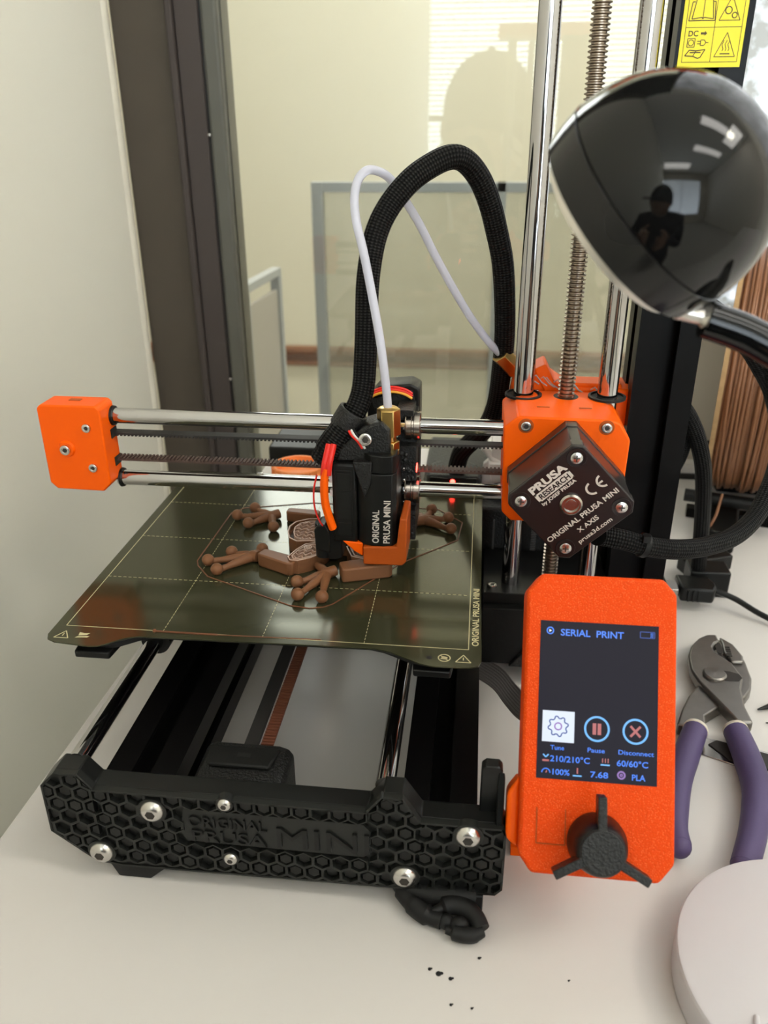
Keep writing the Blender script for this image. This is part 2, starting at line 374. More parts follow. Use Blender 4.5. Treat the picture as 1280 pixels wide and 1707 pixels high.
def text(mb, s, size, mx, bold=0.0, ext=.05, align='LEFT', sx=1.0, vc=False, width=None):
    """append lettering to mb; mx maps the text plane (x right, y up, z out) into the scene (mm)"""
    c = bpy.data.curves.new('t', 'FONT'); c.body = s; c.size = size; c.offset = bold; c.extrude = ext; c.resolution_u = 3
    c.align_x = 'LEFT'
    o = bpy.data.objects.new('t', c); COL.objects.link(o)
    dg = bpy.context.evaluated_depsgraph_get(); dg.update(); me = bpy.data.meshes.new_from_object(o.evaluated_get(dg))
    bpy.data.objects.remove(o); bpy.data.curves.remove(c)
    xs = [v.co.x for v in me.vertices]; w0 = min(xs); w1 = max(xs)
    k = (width/(w1-w0)) if width else sx
    off = {'LEFT': 0, 'CENTER': -(w1-w0)*k/2, 'RIGHT': -(w1-w0)*k}[align]
    vs = [mx@Vector(((v.co.x-w0)*k+off, v.co.y, v.co.z+ext)) for v in me.vertices]
    mb.add(vs, [list(p.vertices) for p in me.polygons]); bpy.data.meshes.remove(me)
def basis(o, x, y, z):
    x = Vector(x).normalized(); y = Vector(y).normalized(); z = Vector(z).normalized()
    m = Matrix(((x.x, y.x, z.x, o[0]), (x.y, y.y, z.y, o[1]), (x.z, y.z, z.z, o[2]), (0, 0, 0, 1))); return m
def line2(mb, a, b, w, z0, z1, mxm=None):       # flat strip in a local plane
    a = Vector((a[0], a[1])); b = Vector((b[0], b[1])); d = (b-a).normalized(); n = Vector((-d.y, d.x))*w/2
    pts = [a-n, b-n, b+n, a+n]
    vs = [Vector((p.x, p.y, z)) for z in (z0, z1) for p in pts]
    if mxm is not None: vs = [mxm@v for v in vs]
    mb.add(vs, [(3, 2, 1, 0), (4, 5, 6, 7), (0, 1, 5, 4), (1, 2, 6, 5), (2, 3, 7, 6), (3, 0, 4, 7)])
def poly2(mb, pts, w, z0, z1, mxm=None, closed=False):
    n = len(pts)
    for i in range(n if closed else n-1): line2(mb, pts[i], pts[(i+1) % n], w, z0, z1, mxm)
def circ2(c, r, n=20, a0=0, a1=2*pi):
    return [(c[0]+r*cos(a0+(a1-a0)*i/n), c[1]+r*sin(a0+(a1-a0)*i/n)) for i in range(n+(0 if abs(a1-a0-2*pi) < 1e-6 else 1))]
def face2(mb, pts, z0, z1, mxm):
    n = len(pts); area = sum(pts[i][0]*pts[(i+1) % n][1]-pts[(i+1) % n][0]*pts[i][1] for i in range(n))
    if area < 0: pts = pts[::-1]
    vs = [mxm@Vector((p[0], p[1], z)) for z in (z0, z1) for p in pts]
    mb.add(vs, [list(range(n))[::-1], list(range(n, 2*n))]+[(i, (i+1) % n, n+(i+1) % n, n+i) for i in range(n)])

#@@SETTING
# ------------------------------------------------------------------ setting
FL = TZ-740
struct('floor', MB().box((-260, -3600, FL-20), (2600, 395, FL)), 'floor')
struct('floor_1', MB().box((-1500, 400, FL-20), (2600, 1900, FL)), 'floor')['label'] = 'hall floor'
wl = MB(); wl.prism([(-264, -3600), (-214, -3600), (-213, 330), (-264, 330)], FL, 1900, 'z'); struct('wall_left', wl, 'wall')
bd = MB(); bd.cyl((-219.5, 331, FL), (-219.5, 331, 1900), 9, 28); struct('trim_1', bd, 'wall_bead')
struct('wall_right', MB().box((2600, -3600, FL), (2650, 350, 1900)), 'wall_in')
struct('ceiling', MB().box((-264, -3600, 1900), (2650, 345, 1950)), 'ceil')
# window wall: brown frame, glass
wf = struct('window_1', MB().box((-213, 340, FL), (-160, 395, 1900)), 'frame1', bevel=1.5)
m = MB(); m.box((-166, 334, FL), (-160.5, 342, 1900)); part('frame_lip', m, 'frame2', wf, bevel=1.2)
m = MB(); m.box((-160, 338, FL), (-140.5, 392, 1900)); part('frame_channel', m, 'frame2', wf, bevel=1)
m = MB(); m.box((-140.5, 341, FL), (-138.3, 390, 1900)); part('frame_seam', m, 'seam', wf)
m = MB(); m.box((-138.3, 336.5, FL), (-125, 372, 1900)); part('glazing_bead', m, 'frame3', wf, label='light grey glazing bead', bevel=2.5, seg=3)
for z in (198, -9): screw(wf, (-139.6, 338.4, z), (0, -1, 0), 1.5, 'button')
m = MB(); m.box((-125, 344, FL+320), (262, 350, 1900)); part('glass_pane', m, 'glass', wf)
m = MB(); m.box((-125, 338, FL), (262, 372, FL+320)); part('frame_bottom', m, 'frame1', wf)
struct('wall_back', MB().box((262, 345, FL), (2600, 395, 53)), 'wall_in')
w2 = struct('window_2', MB().box((262, 338, 48), (1500, 396, 58)), 'wall_bead', bevel=2)
m = MB(); m.box((272, 352, 58), (1500, 356, 1400)); part('textured_pane', m, 'pane2', w2)
m = MB(); m.box((258, 340, 58), (272, 392, 1400)); part('window_jamb', m, 'frame2', w2)
struct('wall_back_upper', MB().box((262, 345, 1400), (2600, 395, 1900)), 'wall_in')
struct('wall_back_right', MB().box((1500, 345, 53), (2600, 395, 1400)), 'wall_in')
# hall behind the glass
struct('wall_hall', MB().box((-1500, 1800, FL), (2600, 1850, 1900)), 'hall')
struct('wall_hall_left', MB().box((-1550, 400, FL), (-1500, 1850, 1900)), 'hall')
struct('wall_hall_right', MB().box((2600, 400, FL), (2650, 1850, 1900)), 'hall')
struct('ceiling_hall', MB().box((-1550, 396, 1900), (2650, 1850, 1950)), 'ceil')
w4 = struct('window_4', MB().box((-680, 1790, 640), (-660, 1802, 1540)), 'greymetal'); m = MB(); m.box((-660, 1796, 660), (-330, 1799, 1520)); part('bright_pane', m, 'hallpane', w4); m = MB(); m.box((-330, 1790, 640), (-310, 1802, 1540)); m.box((-680, 1790, 1520), (-310, 1802, 1540)); m.box((-680, 1790, 640), (-310, 1802, 660)); part('window_frame', m, 'greymetal', w4)
m = MB(); m.prism([(1800, -387), (1788, -387), (1784, -378), (1790, -372), (1790, -352), (1785, -348), (1785, -338), (1800, -334)], -1500, 2600, 'x')
m.prism([(1790.2, -372), (1789, -372), (1789, -358), (1790.2, -358)], -1500, 2600, 'x')
rl = struct('trim_2', m, 'wood'); m2 = MB(); m2.box((-1500, 1784.5, -371), (2600, 1790, -357)); part('groove', m2, 'wood_dark', rl)
# room end behind the camera with daylight window and blinds
struct('wall_front', MB().box((-264, -3650, FL), (2650, -3600, 1900)), 'wall_in')
w3 = struct('window_3', MB().box((-400, -3598, -330), (2000, -3590, 1500)) if False else MB().box((-260+20, -3599, -330), (2000, -3594, 1500)), 'skyglow')
m = MB()
m.box((-262, -3598, -345), (2020, -3560, -330)); m.box((-262, -3598, 1500), (2020, -3560, 1520)); m.box((-262, -3598, -330), (-240, -3560, 1500)); m.box((2000, -3598, -330), (2020, -3560, 1500)); m.box((870, -3598, -330), (890, -3575, 1500))
part('window_frame', m, 'frame1', w3)
bl = emp('window_blind', (880, -3550, -300), 'white horizontal slat blind hanging in front of the daylight window', 'blind')
m = MB(); m.box((-235, -3565, 1470), (1995, -3535, 1495)); part('head_rail', m, 'blind', bl)
m = MB(); m.box((-235, -3561, -.6), (1995, -3539, .6), rot=(rad(28), 0, 0)); sm = mesh_of('slat', m, 'blind', Vector((0, 0, 0)))
for i in range(76):
    o = bpy.data.objects.new('slat', sm); COL.objects.link(o); o.parent = bl; o.location = (-880*K, 3550*K, (300-300+i*23.5)*K)
# ceiling lights
def ceiling_light(x, y, lab, hall=False, wx=600, wy=1200):
    t = emp('ceiling_light', (x, y, 1900), lab, 'light')
    m = MB()
    for a, b in (((x-wx/2-20, y-wy/2-20), (x+wx/2+20, y-wy/2)), ((x-wx/2-20, y+wy/2), (x+wx/2+20, y+wy/2+20)), ((x-wx/2-20, y-wy/2), (x-wx/2, y+wy/2)), ((x+wx/2, y-wy/2), (x+wx/2+20, y+wy/2))):
        m.box((*a, 1888), (*b, 1900))
    part('frame', m, 'blind', t)
    part('diffuser', MB().box((x-wx/2, y-wy/2, 1892), (x+wx/2, y+wy/2, 1897)), 'hallglow' if hall else 'panelglow', t)
ceiling_light(1450, -500, 'rectangular ceiling light nearest the printer table', wx=1200, wy=300)
ceiling_light(470, -2800, 'rectangular ceiling light by the blind covered window', wx=1200, wy=500)
ceiling_light(1500, -1600, 'rectangular ceiling light halfway down the room', wx=1200, wy=300)
ceiling_light(2050, -500, 'rectangular ceiling light beside the right wall', wx=600, wy=900)  # added lamp, unseen; brightens the lower left wall
ceiling_light(200, 1100, 'rectangular ceiling light above the hall, left one', True, wx=1200, wy=400)
ceiling_light(1700, 1100, 'rectangular ceiling light above the hall, right one', True, wx=1200, wy=400)
# table
tb = emp('table', (200, 0, FL), 'off white laminate table that carries the printer', 'table')
m = MB(); m.prism([(-120, -300), (1100, -300), (1100, 322), (-99.5, 322)], TZ-26, TZ, 'z'); part('table_top', m, 'table', tb, bevel=.8)
m = MB(); m.prism([(-120.6, -300.6), (1100.6, -300.6), (1100.6, 322.6), (-100.1, 322.6)], TZ-26.5, TZ-1.6, 'z'); part('edge_band', m, 'table_edge', tb)
for x in (-70, 1050):
    for y in (-260, 280): m = MB(); m.box((x-20, y-20, FL), (x+20, y+20, TZ-26)); part('leg', m, 'greymetal', tb, bevel=2)
# grey framed partition with clear pane, seen through the glass
pt = emp('partition_screen', (30, 900, FL), 'grey framed clear partition standing in the hall, behind the hose loop', 'partition')
def slantbox(mb, x0t, x0b, wd, y0, y1, zt, zb): mb.prism([(x0t, zt), (x0t+wd, zt), (x0b+wd, zb), (x0b, zb)], y0, y1, 'y')
for xx, wd in ((-168, 17), (106, 14), (560, 17)):
    m = MB(); m.box((xx, 895, FL), (xx+wd, 912, 132)); part('post', m, 'greymetal', pt, bevel=1)
m = MB(); m.box((-151, 895, 118), (560, 912, 132)); part('top_rail', m, 'greymetal', pt, bevel=1)
m = MB(); m.box((-151, 901, FL+60), (106, 905, 118)); part('clear_pane', m, 'acrylic', pt)
m = MB(); m.box((120, 901, FL+60), (560, 905, 118)); part('clear_pane', m, 'acrylic', pt)
gp = emp('board_stand', (-205, 700, FL), 'grey metal framed board with a slot at its top, beside the brown window frame', 'board')
def gpbox(u0, u1, z0, z1, y0=-6, y1=6, cut=0):      # board runs from (-236,640) to (-192,820)
    a = Vector((-216.5, 640)); b = Vector((-207, 815)); d = (b-a).normalized(); n = Vector((d.y, -d.x)); LL = (b-a).length
    p = [a+d*u0*LL+n*y0, a+d*u1*LL+n*y0, a+d*u1*LL+n*y1, a+d*u0*LL+n*y1]
    return [(q.x, q.y) for q in p], z0, z1
GA = (-228, 600); 
for nm, u0, u1, z0, z1, mt in (('left_post', 0, .16, FL, 22, 'greymetal'), ('right_post', .93, 1, FL, 22, 'greymetal'), ('top_rail', .16, .93, 11, 22, 'greymetal'), ('board_panel', .16, .93, FL+100, -8, 'panelgrey')):
    p, a, b = gpbox(u0, u1, z0, z1, -3 if nm == 'board_panel' else -7, 3 if nm == 'board_panel' else 7); m = MB(); m.prism(p, a, b, 'z'); part(nm, m, mt, gp, bevel=.8)

#@@PRINTER
PR = emp('desktop_3d_printer', (20, 0, TZ), 'black and orange desktop 3D printer with one side tower, printing on the table', '3D printer')
def pp(name, mb, mats, parent=None, **k): return part(name, mb, mats, parent or PR, **k)
# --- frame extrusions
def tslot(cx, cz, h=15, s=4.1, d=6.5, w=8):
    q = []
    base = [(s, h), (s, h-2), (w, h-2), (w-3.4, h-d-2), (-(w-3.4), h-d-2), (-w, h-2), (-s, h-2), (-s, h), (-h, h)]
    for k in range(4):
        a = k*pi/2
        for (x, y) in base: q.append((cx+x*cos(a)-y*sin(a), cz+x*sin(a)+y*cos(a)))
    return q
for cx in (-43, 81):
    m = MB(); m.prism(tslot(cx, -55), -138, 114, 'y'); pp('extrusion_beam', m, 'ano')
m = MB(); m.prism(tslot(181, 41), -70, 292, 'z'); tower = pp('tower_extrusion', m, 'ano')
m = MB(); m.prism([(166, 26), (196, 26), (196, 56), (166, 56)], 292, 296, 'z'); pp('end_cap', m, 'black', tower, bevel=1)
# warning sticker
stk = MB(); stk.box((167.5, 25.6, 224.5), (193.2, 26.0, 262)); stk = pp('warning_sticker', stk, 'yellow', tower, label='yellow warning sticker with four pictograms')
X = basis((167.5, 25.6, 224.5), (1, 0, 0), (0, 0, 1), (0, -1, 0))
m = MB(); Z = (.0, .08)
poly2(m, [(1.6, 2), (24.2, 2), (24.2, 33.5), (1.6, 33.5)], .22, *Z, X, True); line2(m, (1.6, 14.8), (24.2, 14.8), .22, *Z, X); line2(m, (13.2, 2), (13.2, 33.5), .22, *Z, X); line2(m, (1.6, 27.5), (24.2, 27.5), .22, *Z, X)
poly2(m, [(14.6, 3.9), (23, 3.9), (18.8, 12.8)], .28, *Z, X, True); line2(m, (16.8, 5), (20.8, 5), .45, *Z, X)
for k in range(3): poly2(m, [(17.6+k*1.2+.35*sin(t*1.6), 6+t*.8) for t in range(6)], .25, *Z, X)
poly2(m, [(14.6, 17.2), (23, 17.2), (18.8, 26)], .28, *Z, X, True); poly2(m, circ2((18, 20.8), 1.3, 16), .4, *Z, X, True); poly2(m, circ2((20.6, 19), 1.0, 16), .4, *Z, X, True)
bk = [(3.6, 17.8), (4.8, 25.2), (7.5, 25.6), (8, 25), (8.5, 25.6), (11.2, 25.2), (12.3, 17.8), (8.5, 18.4), (8, 17.9), (7.5, 18.4)]
poly2(m, bk, .35, *Z, X, True); line2(m, (8, 18), (8, 25), .3, *Z, X); poly2(m, [(4.2, 24), (3.2, 24), (2.4, 17.2), (7.8, 17.3), (13, 17.2), (12.4, 24), (11.6, 24)], .35, *Z, X)
text(m, 'DC', 2.9, X@Matrix.Translation((3, 11.6, 0)), .05, .04)
face2(m, [(8, 12.2), (9.6, 12.2), (9.6, 11.7), (10.6, 12.6), (9.6, 13.5), (9.6, 13), (8, 13)], *Z, X)
poly2(m, [(3, 7.6), (6, 7.6), (6, 10.8), (3, 10.8)], .28, *Z, X, True); poly2(m, circ2((4.5, 9.2), 1.1, 14), .28, *Z, X, True)
poly2(m, [(8.4, 8.2), (9.8, 8.2), (10.6, 9.2), (9.8, 10.2), (8.4, 10.2)], .3, *Z, X, True); line2(m, (7, 8.8), (8.4, 8.8), .3, *Z, X); line2(m, (7, 9.7), (8.4, 9.7), .3, *Z, X); line2(m, (10.6, 9.2), (11.6, 9.2), .3, *Z, X)
poly2(m, [(2.6, 4.4), (4.2, 6.5), (7, 6.2), (10.6, 6.7), (9, 3.8), (8, 3.4), (6, 4.2)], .4, *Z, X, True); line2(m, (4.5, 5.6), (9, 5.6), .4, *Z, X); line2(m, (6, 4.4), (7, 6.1), .3, *Z, X)
pp('pictograms', m, 'ink', stk)
# --- front plate with honeycomb relief
OUT = [(-78.5, -36.5), (-72, -29.5), (-62.5, -29.5), (-57, -36.5), (54, -36.5), (60, -28.3), (67.5, -28.3), (74.5, -39.3), (106, -39.3), (107.3, -42), (107.3, -71.5), (104.5, -75), (60, -76), (-50, -77.6), (-61, -76), (-78.5, -61)]
m = MB(); m.prism(OUT, -147.2, -138, 'y'); fp = pp('front_plate', m, 'plate', bevel=.5)
m = MB(); m.prism([(96.8, -40), (104.8, -40), (104.8, -18.5), (103.5, -16.8), (98.5, -16.8), (96.8, -18.5)], -141.5, -136.5, 'y'); m.prism([(-141.5, -39.8), (-141.5, -19), (-148.5, -40)], 103.2, 105.8, 'x'); pp('cable_post', m, 'plate', fp, bevel=.5)
def clip(poly, conv):
    out = poly; n = len(conv)
    for i in range(n):
        a = conv[i]; b = conv[(i+1) % n]; inp = out; out = []
        if not inp: break
        def side(p): return (b[0]-a[0])*(p[1]-a[1])-(b[1]-a[1])*(p[0]-a[0])
        for j in range(len(inp)):
            p = inp[j]; q = inp[(j+1) % len(inp)]; sp = side(p); sq = side(q)
            if sp >= 0: out.append(p)
            if (sp >= 0) != (sq >= 0):
                t = sp/(sp-sq); out.append((p[0]+(q[0]-p[0])*t, p[1]+(q[1]-p[1])*t))
    return out
mainC = [(-78, -60.8), (-60.8, -75.6), (104.2, -74.6), (106.8, -71.3), (106.8, -39.8), (74.6, -39.8), (53, -37), (-78, -37)]
mainC = [(-78, -60.8), (-60.8, -75.6), (104.2, -74.6), (106.8, -71.3), (106.8, -39.8), (74.6, -39.8), (54, -37), (-78, -37)]
conv1 = [(-78, -60.8), (-60.8, -75.6), (60, -75.4), (104.2, -74.6), (106.8, -71.3), (106.8, -37), (-78, -37)]
bumpL = [(-78, -60.8), (-60, -75.6), (-57.5, -75), (-57.5, -36.5), (-62.8, -30), (-71.8, -30), (-78, -36.8)]
bumpR = [(54.5, -75.4), (75, -75.2), (75, -40.2), (67.2, -28.9), (60.3, -28.9), (54.5, -36.5)]
rightC = [(74, -75.2), (104.2, -74.6), (106.8, -71.3), (106.8, -39.9), (74, -39.9)]
flat = (-22, 56, -60.8, -42.5)
P = 7.45; R0 = P/math.sqrt(3)
SCR = [(-32.8, -44.7, 5.7), (-57.8, -70.1, 5.7), (92.8, -44.0, 5.7), (68.6, -68.5, 5.7), (-2.6, -36.8-1.4, 3.2), (-2.5, -67.4, 3.2)]
ribs = MB(); cells = MB(); cells2 = MB()
row = 0; z = -78
rows = []
while z < -26:
    x = -84+(P/2 if row % 2 else 0)
    while x < 112:
        hexo = [(x+R0*sin(pi/3*k+0)*1.0, z+R0*cos(pi/3*k)) for k in range(6)][::-1]
        def zone(cx): return bumpL if cx < -57.5 else (bumpR if 54.5 < cx < 75 else (rightC if cx >= 75 else conv1))
        zc = zone(x)
        if flat[0] < x < flat[1] and flat[2] < z < flat[3]: x += P; continue
        co = clip(hexo, zc)
        hexi = [(x+(px_-x)*.85, z+(pz_-z)*.85) for px_, pz_ in hexo]
        ci = clip(hexi, [(cx_+(.0), cz_) for cx_, cz_ in zc])
        if len(co) >= 3:
            # ribs: ring between outer and inner as six quads, clipped
            for k in range(6):
                q = [hexo[k], hexo[(k+1) % 6], hexi[(k+1) % 6], hexi[k]]
                q = clip(q[::1], zc)
                if len(q) >= 3: ribs.prism(q, -150, -147, 'y')
            if len(ci) >= 3:
                dep = random.choice([-147.9, -148.3, -148.9, -149.3, -149.75, -149.75, -148.6])
                hexp = [(x+(px_-x)*.68, z+(pz_-z)*.68) for px_, pz_ in hexo]
                cp = clip(hexp, zc); near = any(math.hypot(x-a, z-b) < c for a, b, c in SCR)
                if len(cp) >= 3 and random.random() < .9 and not near: 
                    # plug tapering to its front
                    cc = (sum(p[0] for p in cp)/len(cp), sum(p[1] for p in cp)/len(cp))
                    n = len(cp); fr = [(cc[0]+(p[0]-cc[0])*.86, cc[1]+(p[1]-cc[1])*.86-.25) for p in cp]
                    bq = [(cc[0]+(p[0]-cc[0])*1.22, cc[1]+(p[1]-cc[1])*1.22) for p in cp]
                    vs = [(p[0], -147, p[1]) for p in bq]+[(p[0], dep, p[1]) for p in fr]
                    (cells if random.random() < .6 else cells2).add(vs, [list(range(n, 2*n))]+[(i, (i+1) % n, n+(i+1) % n, n+i) for i in range(n)])
        x += P
    z += P*math.sqrt(3)/2; row += 1
nO = len(OUT)
for i in range(nO):
    a_, b_ = Vector(OUT[i]), Vector(OUT[(i+1) % nO]); d_ = (b_-a_).normalized(); n_ = Vector((-d_.y, d_.x))
    if n_.dot(Vector((15, -55))-a_) < 0: n_ = -n_
    q = [a_, b_, b_+n_*.9, a_+n_*.9]; ribs.prism([(p.x, p.y) for p in q], -150, -147, 'y')
pp('honeycomb_ribs', ribs, 'ribs', fp, kind='stuff'); cells.v += []; 
o0 = len(cells.v); cells.v += cells2.v; cells.f += [[k+o0 for k in f] for f in cells2.f]; cells.m += cells2.m; cells.uv += cells2.uv
pp('honeycomb_cells', cells, 'plate', fp, kind='stuff')
m = MB(); m.prism([(-20, -60), (-22.5, -55), (-20, -43), (52, -43.5), (55, -47), (55, -58), (52, -60.8)], -149.5, -147, 'y')
for a, b, c in SCR: m.cyl((a, -147, b), (a, -150.4, b), c+.3, 24)
m.prism(OUT[:1]+OUT[1:], -147.4, -147.2, 'y')
pp('flat_field', m, 'ribs', fp)
m = MB()
for s_, x_, z_, w_, h_ in (('ORIGINAL', -18.5, -51.2, 32, 7.6), ('PRUSA', -17.5, -59.2, 30.5, 8.6), ('MINI', 17.5, -58.6, 37, 15)):
    text(m, s_, h_, basis((x_, -149.4, z_), (1, 0, 0), (0, 0, 1), (0, -1, 0)), .0 if h_ > 10 else .03, .5, width=w_)
pp('lettering', m, 'plate', fp)
for a, b, c in SCR: screw(fp, (a, -150.4, b), (0, -1, 0), 5.0 if c > 5 else 2.9, 'button')
m = MB(); m.prism(OUT, 114, 124, 'y'); pp('rear_plate', m, 'plate', bevel=.6)
# feet
for a, b in ((-45, -145), (-45, 110), (84, 110)):
    m = MB(); m.prism([(a-11.5, -76.5), (a-8, -84.9), (a+6, -84.9), (a+13.5, -78), (a+13.5, -75), (a-11.5, -75)], b-4, b+12, 'y'); pp('foot', m, 'rubber', bevel=.6)
# --- y rods, y belt, idler
for sx in (-67.2, 59.7):
    m = MB(); m.cyl((sx, -139, -32.6), (sx, 114, -32.6), 4, 32); pp('smooth_rod', m, 'chrome')
m = MB(); m.prism([(-64.5, -36.5), (-55, -36.5), (-55, -31), (-56.5, -28), (-63, -28), (-64.5, -31)], -150, -138, 'y')
m = MB(); m.box((-7, -112, -47), (-.8, 110, -45.4)); pp('bed_belt_back', m, 'belt')
m = MB(); m.box((.2, -112, -47.4), (5.6, 110, -46.4))
for i in range(110): m.box((.2, -112+i*2, -46.5), (5.6, -111+i*2, -45.7))
pp('bed_belt', m, 'belt_red', label='reddish toothed belt')
m = MB(); m.prism([(-22, -66), (17, -66), (17, -44), (15, -41), (11, -39.6), (-17, -39.6), (-20, -41), (-22, -44)], -137.9, -113, 'y'); idl = pp('belt_tensioner', m, 'black_rough', bevel=1)
m = MB(); m.prism([(-16, -129), (10, -129), (12.5, -117.5), (-19, -117.5)], -39.6, -37.4, 'z'); pp('tensioner_cover', m, 'black_print', idl, bevel=.8)
m = MB(); m.cyl((-5.2, -122.6, -38), (1.2, -122.6, -38), 1.4, 16); m2 = MB(); m2.box((-5, -124.2, -37.35), (0.8, -121.8, -37.2)); pp('slot', m2, 'sheet_edge', idl)
# --- heated bed
BO = [(-95, 94), (-95, -97.5), (-93.5, -101), (-89.5, -103), (-73, -104.6), (-69, -104), (-59.5, -96.8), (-54, -95), (50, -93.2), (57, -95), (70, -102), (76, -103.4), (90.5, -102.8), (94.3, -101.5), (95.6, -98), (95, -40), (95, 94)]
m = MB(); m.prism(BO, -.6, 0, 'z'); sh = pp('print_sheet', m, 'sheet', label='dark olive flexible print sheet')
m = MB(); m.prism([(x*.97, y*.955) for x, y in BO], -3.4, -.8, 'z'); m.prism([(x*.94, y*.92) for x, y in BO], -6.5, -3.4, 'z'); hb = pp('heated_bed', m, 'sheet_edge', bevel=.4)
for a, b in ((-75, -92), (75, -90)): m = MB(); m.prism([(a-8, b-8), (a+8, b-8), (a+10, b+10), (a-10, b+10)], -10, -6.4, 'z'); pp('bed_corner', m, 'black', hb, bevel=.8)
m = MB(); m.prism([(-50, -60), (50, -60), (30, 0), (50, 60), (-50, 60), (-30, 0)], -12, -7, 'z'); pp('bed_carriage', m, 'black', hb)
for a, b in ((-67.2, -40), (-67.2, 40), (59.7, 0)): m = MB(); m.cyl((a, b-12, -32.6), (a, b+12, -32.6), 7.5, 24); m.box((a-9, b-10, -28), (a+9, b+10, -7)); pp('linear_bearing', m, 'black', hb)
screw(hb, (-47.7, 92, 0), (0, 0, 1), 2.2, 'cap')
I2 = Matrix.Identity(4); m = MB(); Z = (.0, .03)
poly2(m, [(-90, -90), (90, -90), (90, 90), (-90, 90)], .36, *Z, I2, True)
for g in (-45, 0, 45):
    t = -90.0
    while t < 89:
        line2(m, (g, t), (g, t+1.6), .22, *Z, I2); line2(m, (t, g), (t+1.6, g), .22, *Z, I2); t += 2.6
text(m, 'ORIGINAL PRUSA MINI', 4.1, basis((94.2, -87, 0), (0, 1, 0), (-1, 0, 0), (0, 0, 1)), .06, .015, width=48.5)
poly2(m, [(-91.3, -99.7), (-84.8, -99.7), (-88, -94.3)], .45, *Z, I2, True); line2(m, (-88, -98.3), (-88, -96), .45, *Z, I2)
face2(m, [(-82, -99), (-76.5, -98.4), (-75.8, -97.4), (-81, -97.9)], *Z, I2); face2(m, [(-81, -97.3), (-77.5, -96.7), (-76.5, -95), (-79, -95.3), (-81.5, -94.8)], *Z, I2)
poly2(m, [(84.8, -99.4), (91.2, -99.4), (88, -94.2)], .45, *Z, I2, True); line2(m, (88, -98), (88, -96), .45, *Z, I2)
poly2(m, circ2((80, -97), 2.5, 20), .5, *Z, I2, True); line2(m, (78.3, -95.4), (81.6, -98.7), .45, *Z, I2); face2(m, [(78.4, -97.8), (81.2, -98.2), (81.4, -96.4), (79.2, -95.8)], *Z, I2)
pp('printed_grid', m, 'gold', sh, label='pale printed grid, warning marks and lettering')
m = MB(); m.cyl((73.6, -97.4, 0), (73.6, -97.4, .03), 1.3, 16); pp('alignment_hole', m, 'sheet_edge', sh)

# --- tower base, z rods, lead screw
m = MB(); m.prism([(97, 3), (163, 3), (163, 60), (97, 60)], -72, -36, 'z'); tbz = pp('tower_base', m, 'black_print', bevel=.6)
m = MB(); m.prism([(97, 8), (166, 8), (166, 60), (97, 60)], -36, -29, 'z'); pp('base_shelf', m, 'black', tbz, bevel=.5)
m = MB(); m.prism([(113, -72), (122, -60), (122, -36), (163, -36), (163, -72)], 0.5, 3.4, 'y'); pp('base_gusset', m, 'black_rough', tbz, bevel=.6)
screw(tbz, (102, 14.5, -29), (0, 0, 1), 2.7, 'cap')
for a in (112.2, 153.6):
    m = MB(); m.cyl((a, 22, -60), (a, 22, 292), 5, 40); pp('smooth_rod', m, 'chrome')
m = MB(); prof = []
zz = -34.0
while zz < 290: prof += [(3.1, zz), (4.25, zz+.5), (4.25, zz+.95), (3.1, zz+1.45)]; zz += 2.0
m.lathe(prof, (133.4, 22, 0), (0, 0, 1), 20); pp('lead_screw', m, 'lead', ang=60, label='brown threaded lead screw')
m = MB(); m.box((96, 8, 292), (200, 60, 304)); pp('top_bracket', m, 'orange', bevel=2)
# electronics case behind the bed
m = MB(); m.prism([(57, 62), (172, 62), (172, 185), (57, 185)], -82, -3, 'z'); el = pp('electronics_case', m, 'black_rough', label='textured black electronics case', bevel=2)
for a, b in ((70, 70), (165, 70), (70, 178), (165, 178)): m = MB(); m.cyl((a, b, -85), (a, b, -82), 5, 16); pp('case_foot', m, 'rubber', el)
m = MB()
for i in range(34): m.box((125+i*.0, 61.6, -40+i*1.15), (128, 62.1, -39.5+i*1.15)); m.box((102, 61.6, -10.5-i*.7), (103.2, 62.1, -10.2-i*.7))
pp('case_vents', m, 'greyplastic', el)
# --- x axis: left end block, rods, belts
m = MB(); m.prism([(-129.5, 36), (-126, 32.5), (-101, 32), (-96.6, 36.5), (-96.6, 76), (-98.5, 78), (-127.5, 78), (-129.6, 76)], -14, 2, 'y')
xe = pp('x_axis_end', m, 'orange', bevel=.8, label='orange belt tensioner block at the free end of the arm')
for (a, b, rr) in ((-104.6, 66.6, 2.2), (-104.4, 45.2, 2.2)): screw(xe, (a, -14, b), (0, -1, 0), rr, 'cap')
m = MB(); m.cyl((-117, -14, 55), (-117, -15.2, 55), 4.4, 28, r1=3.8); pp('boss', m, 'orange', xe); screw(xe, (-117, -15.2, 55), (0, -1, 0), 2.6, 'cap')
m = MB(); m.box((-96.9, -7, 40.5), (-96.2, .5, 70)); m2 = MB(); m2.box((-98.7, -5.5, 58), (-96.3, 1.5, 63)); m2.box((-98.7, -5.5, 43), (-96.3, 1.5, 47.8)); pp('belt_slot', m2, 'sheet_edge', xe)
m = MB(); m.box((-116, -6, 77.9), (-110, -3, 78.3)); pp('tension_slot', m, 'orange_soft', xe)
for zz in (68.9, 34.6):
    m = MB(); m.cyl((-98, 0, zz), (104, 0, zz), 4, 32); pp('smooth_rod', m, 'chrome')
    m = MB(); m.lathe([(4.05, 0), (5.2, 0), (5.0, 1.2), (4.05, 1.2)], (-96.6, 0, zz), (1, 0, 0), 24, closed=True); pp('rod_recess', m, 'black', xe)
m = MB(); m.box((-98, -3, 59.6), (108, 3, 60.6))
for i in range(101): m.box((-97+i*2, -3, 58.8), (-96+i*2, 3, 59.65))
pp('x_belt_upper', m, 'belt', label='upper run of black toothed belt')
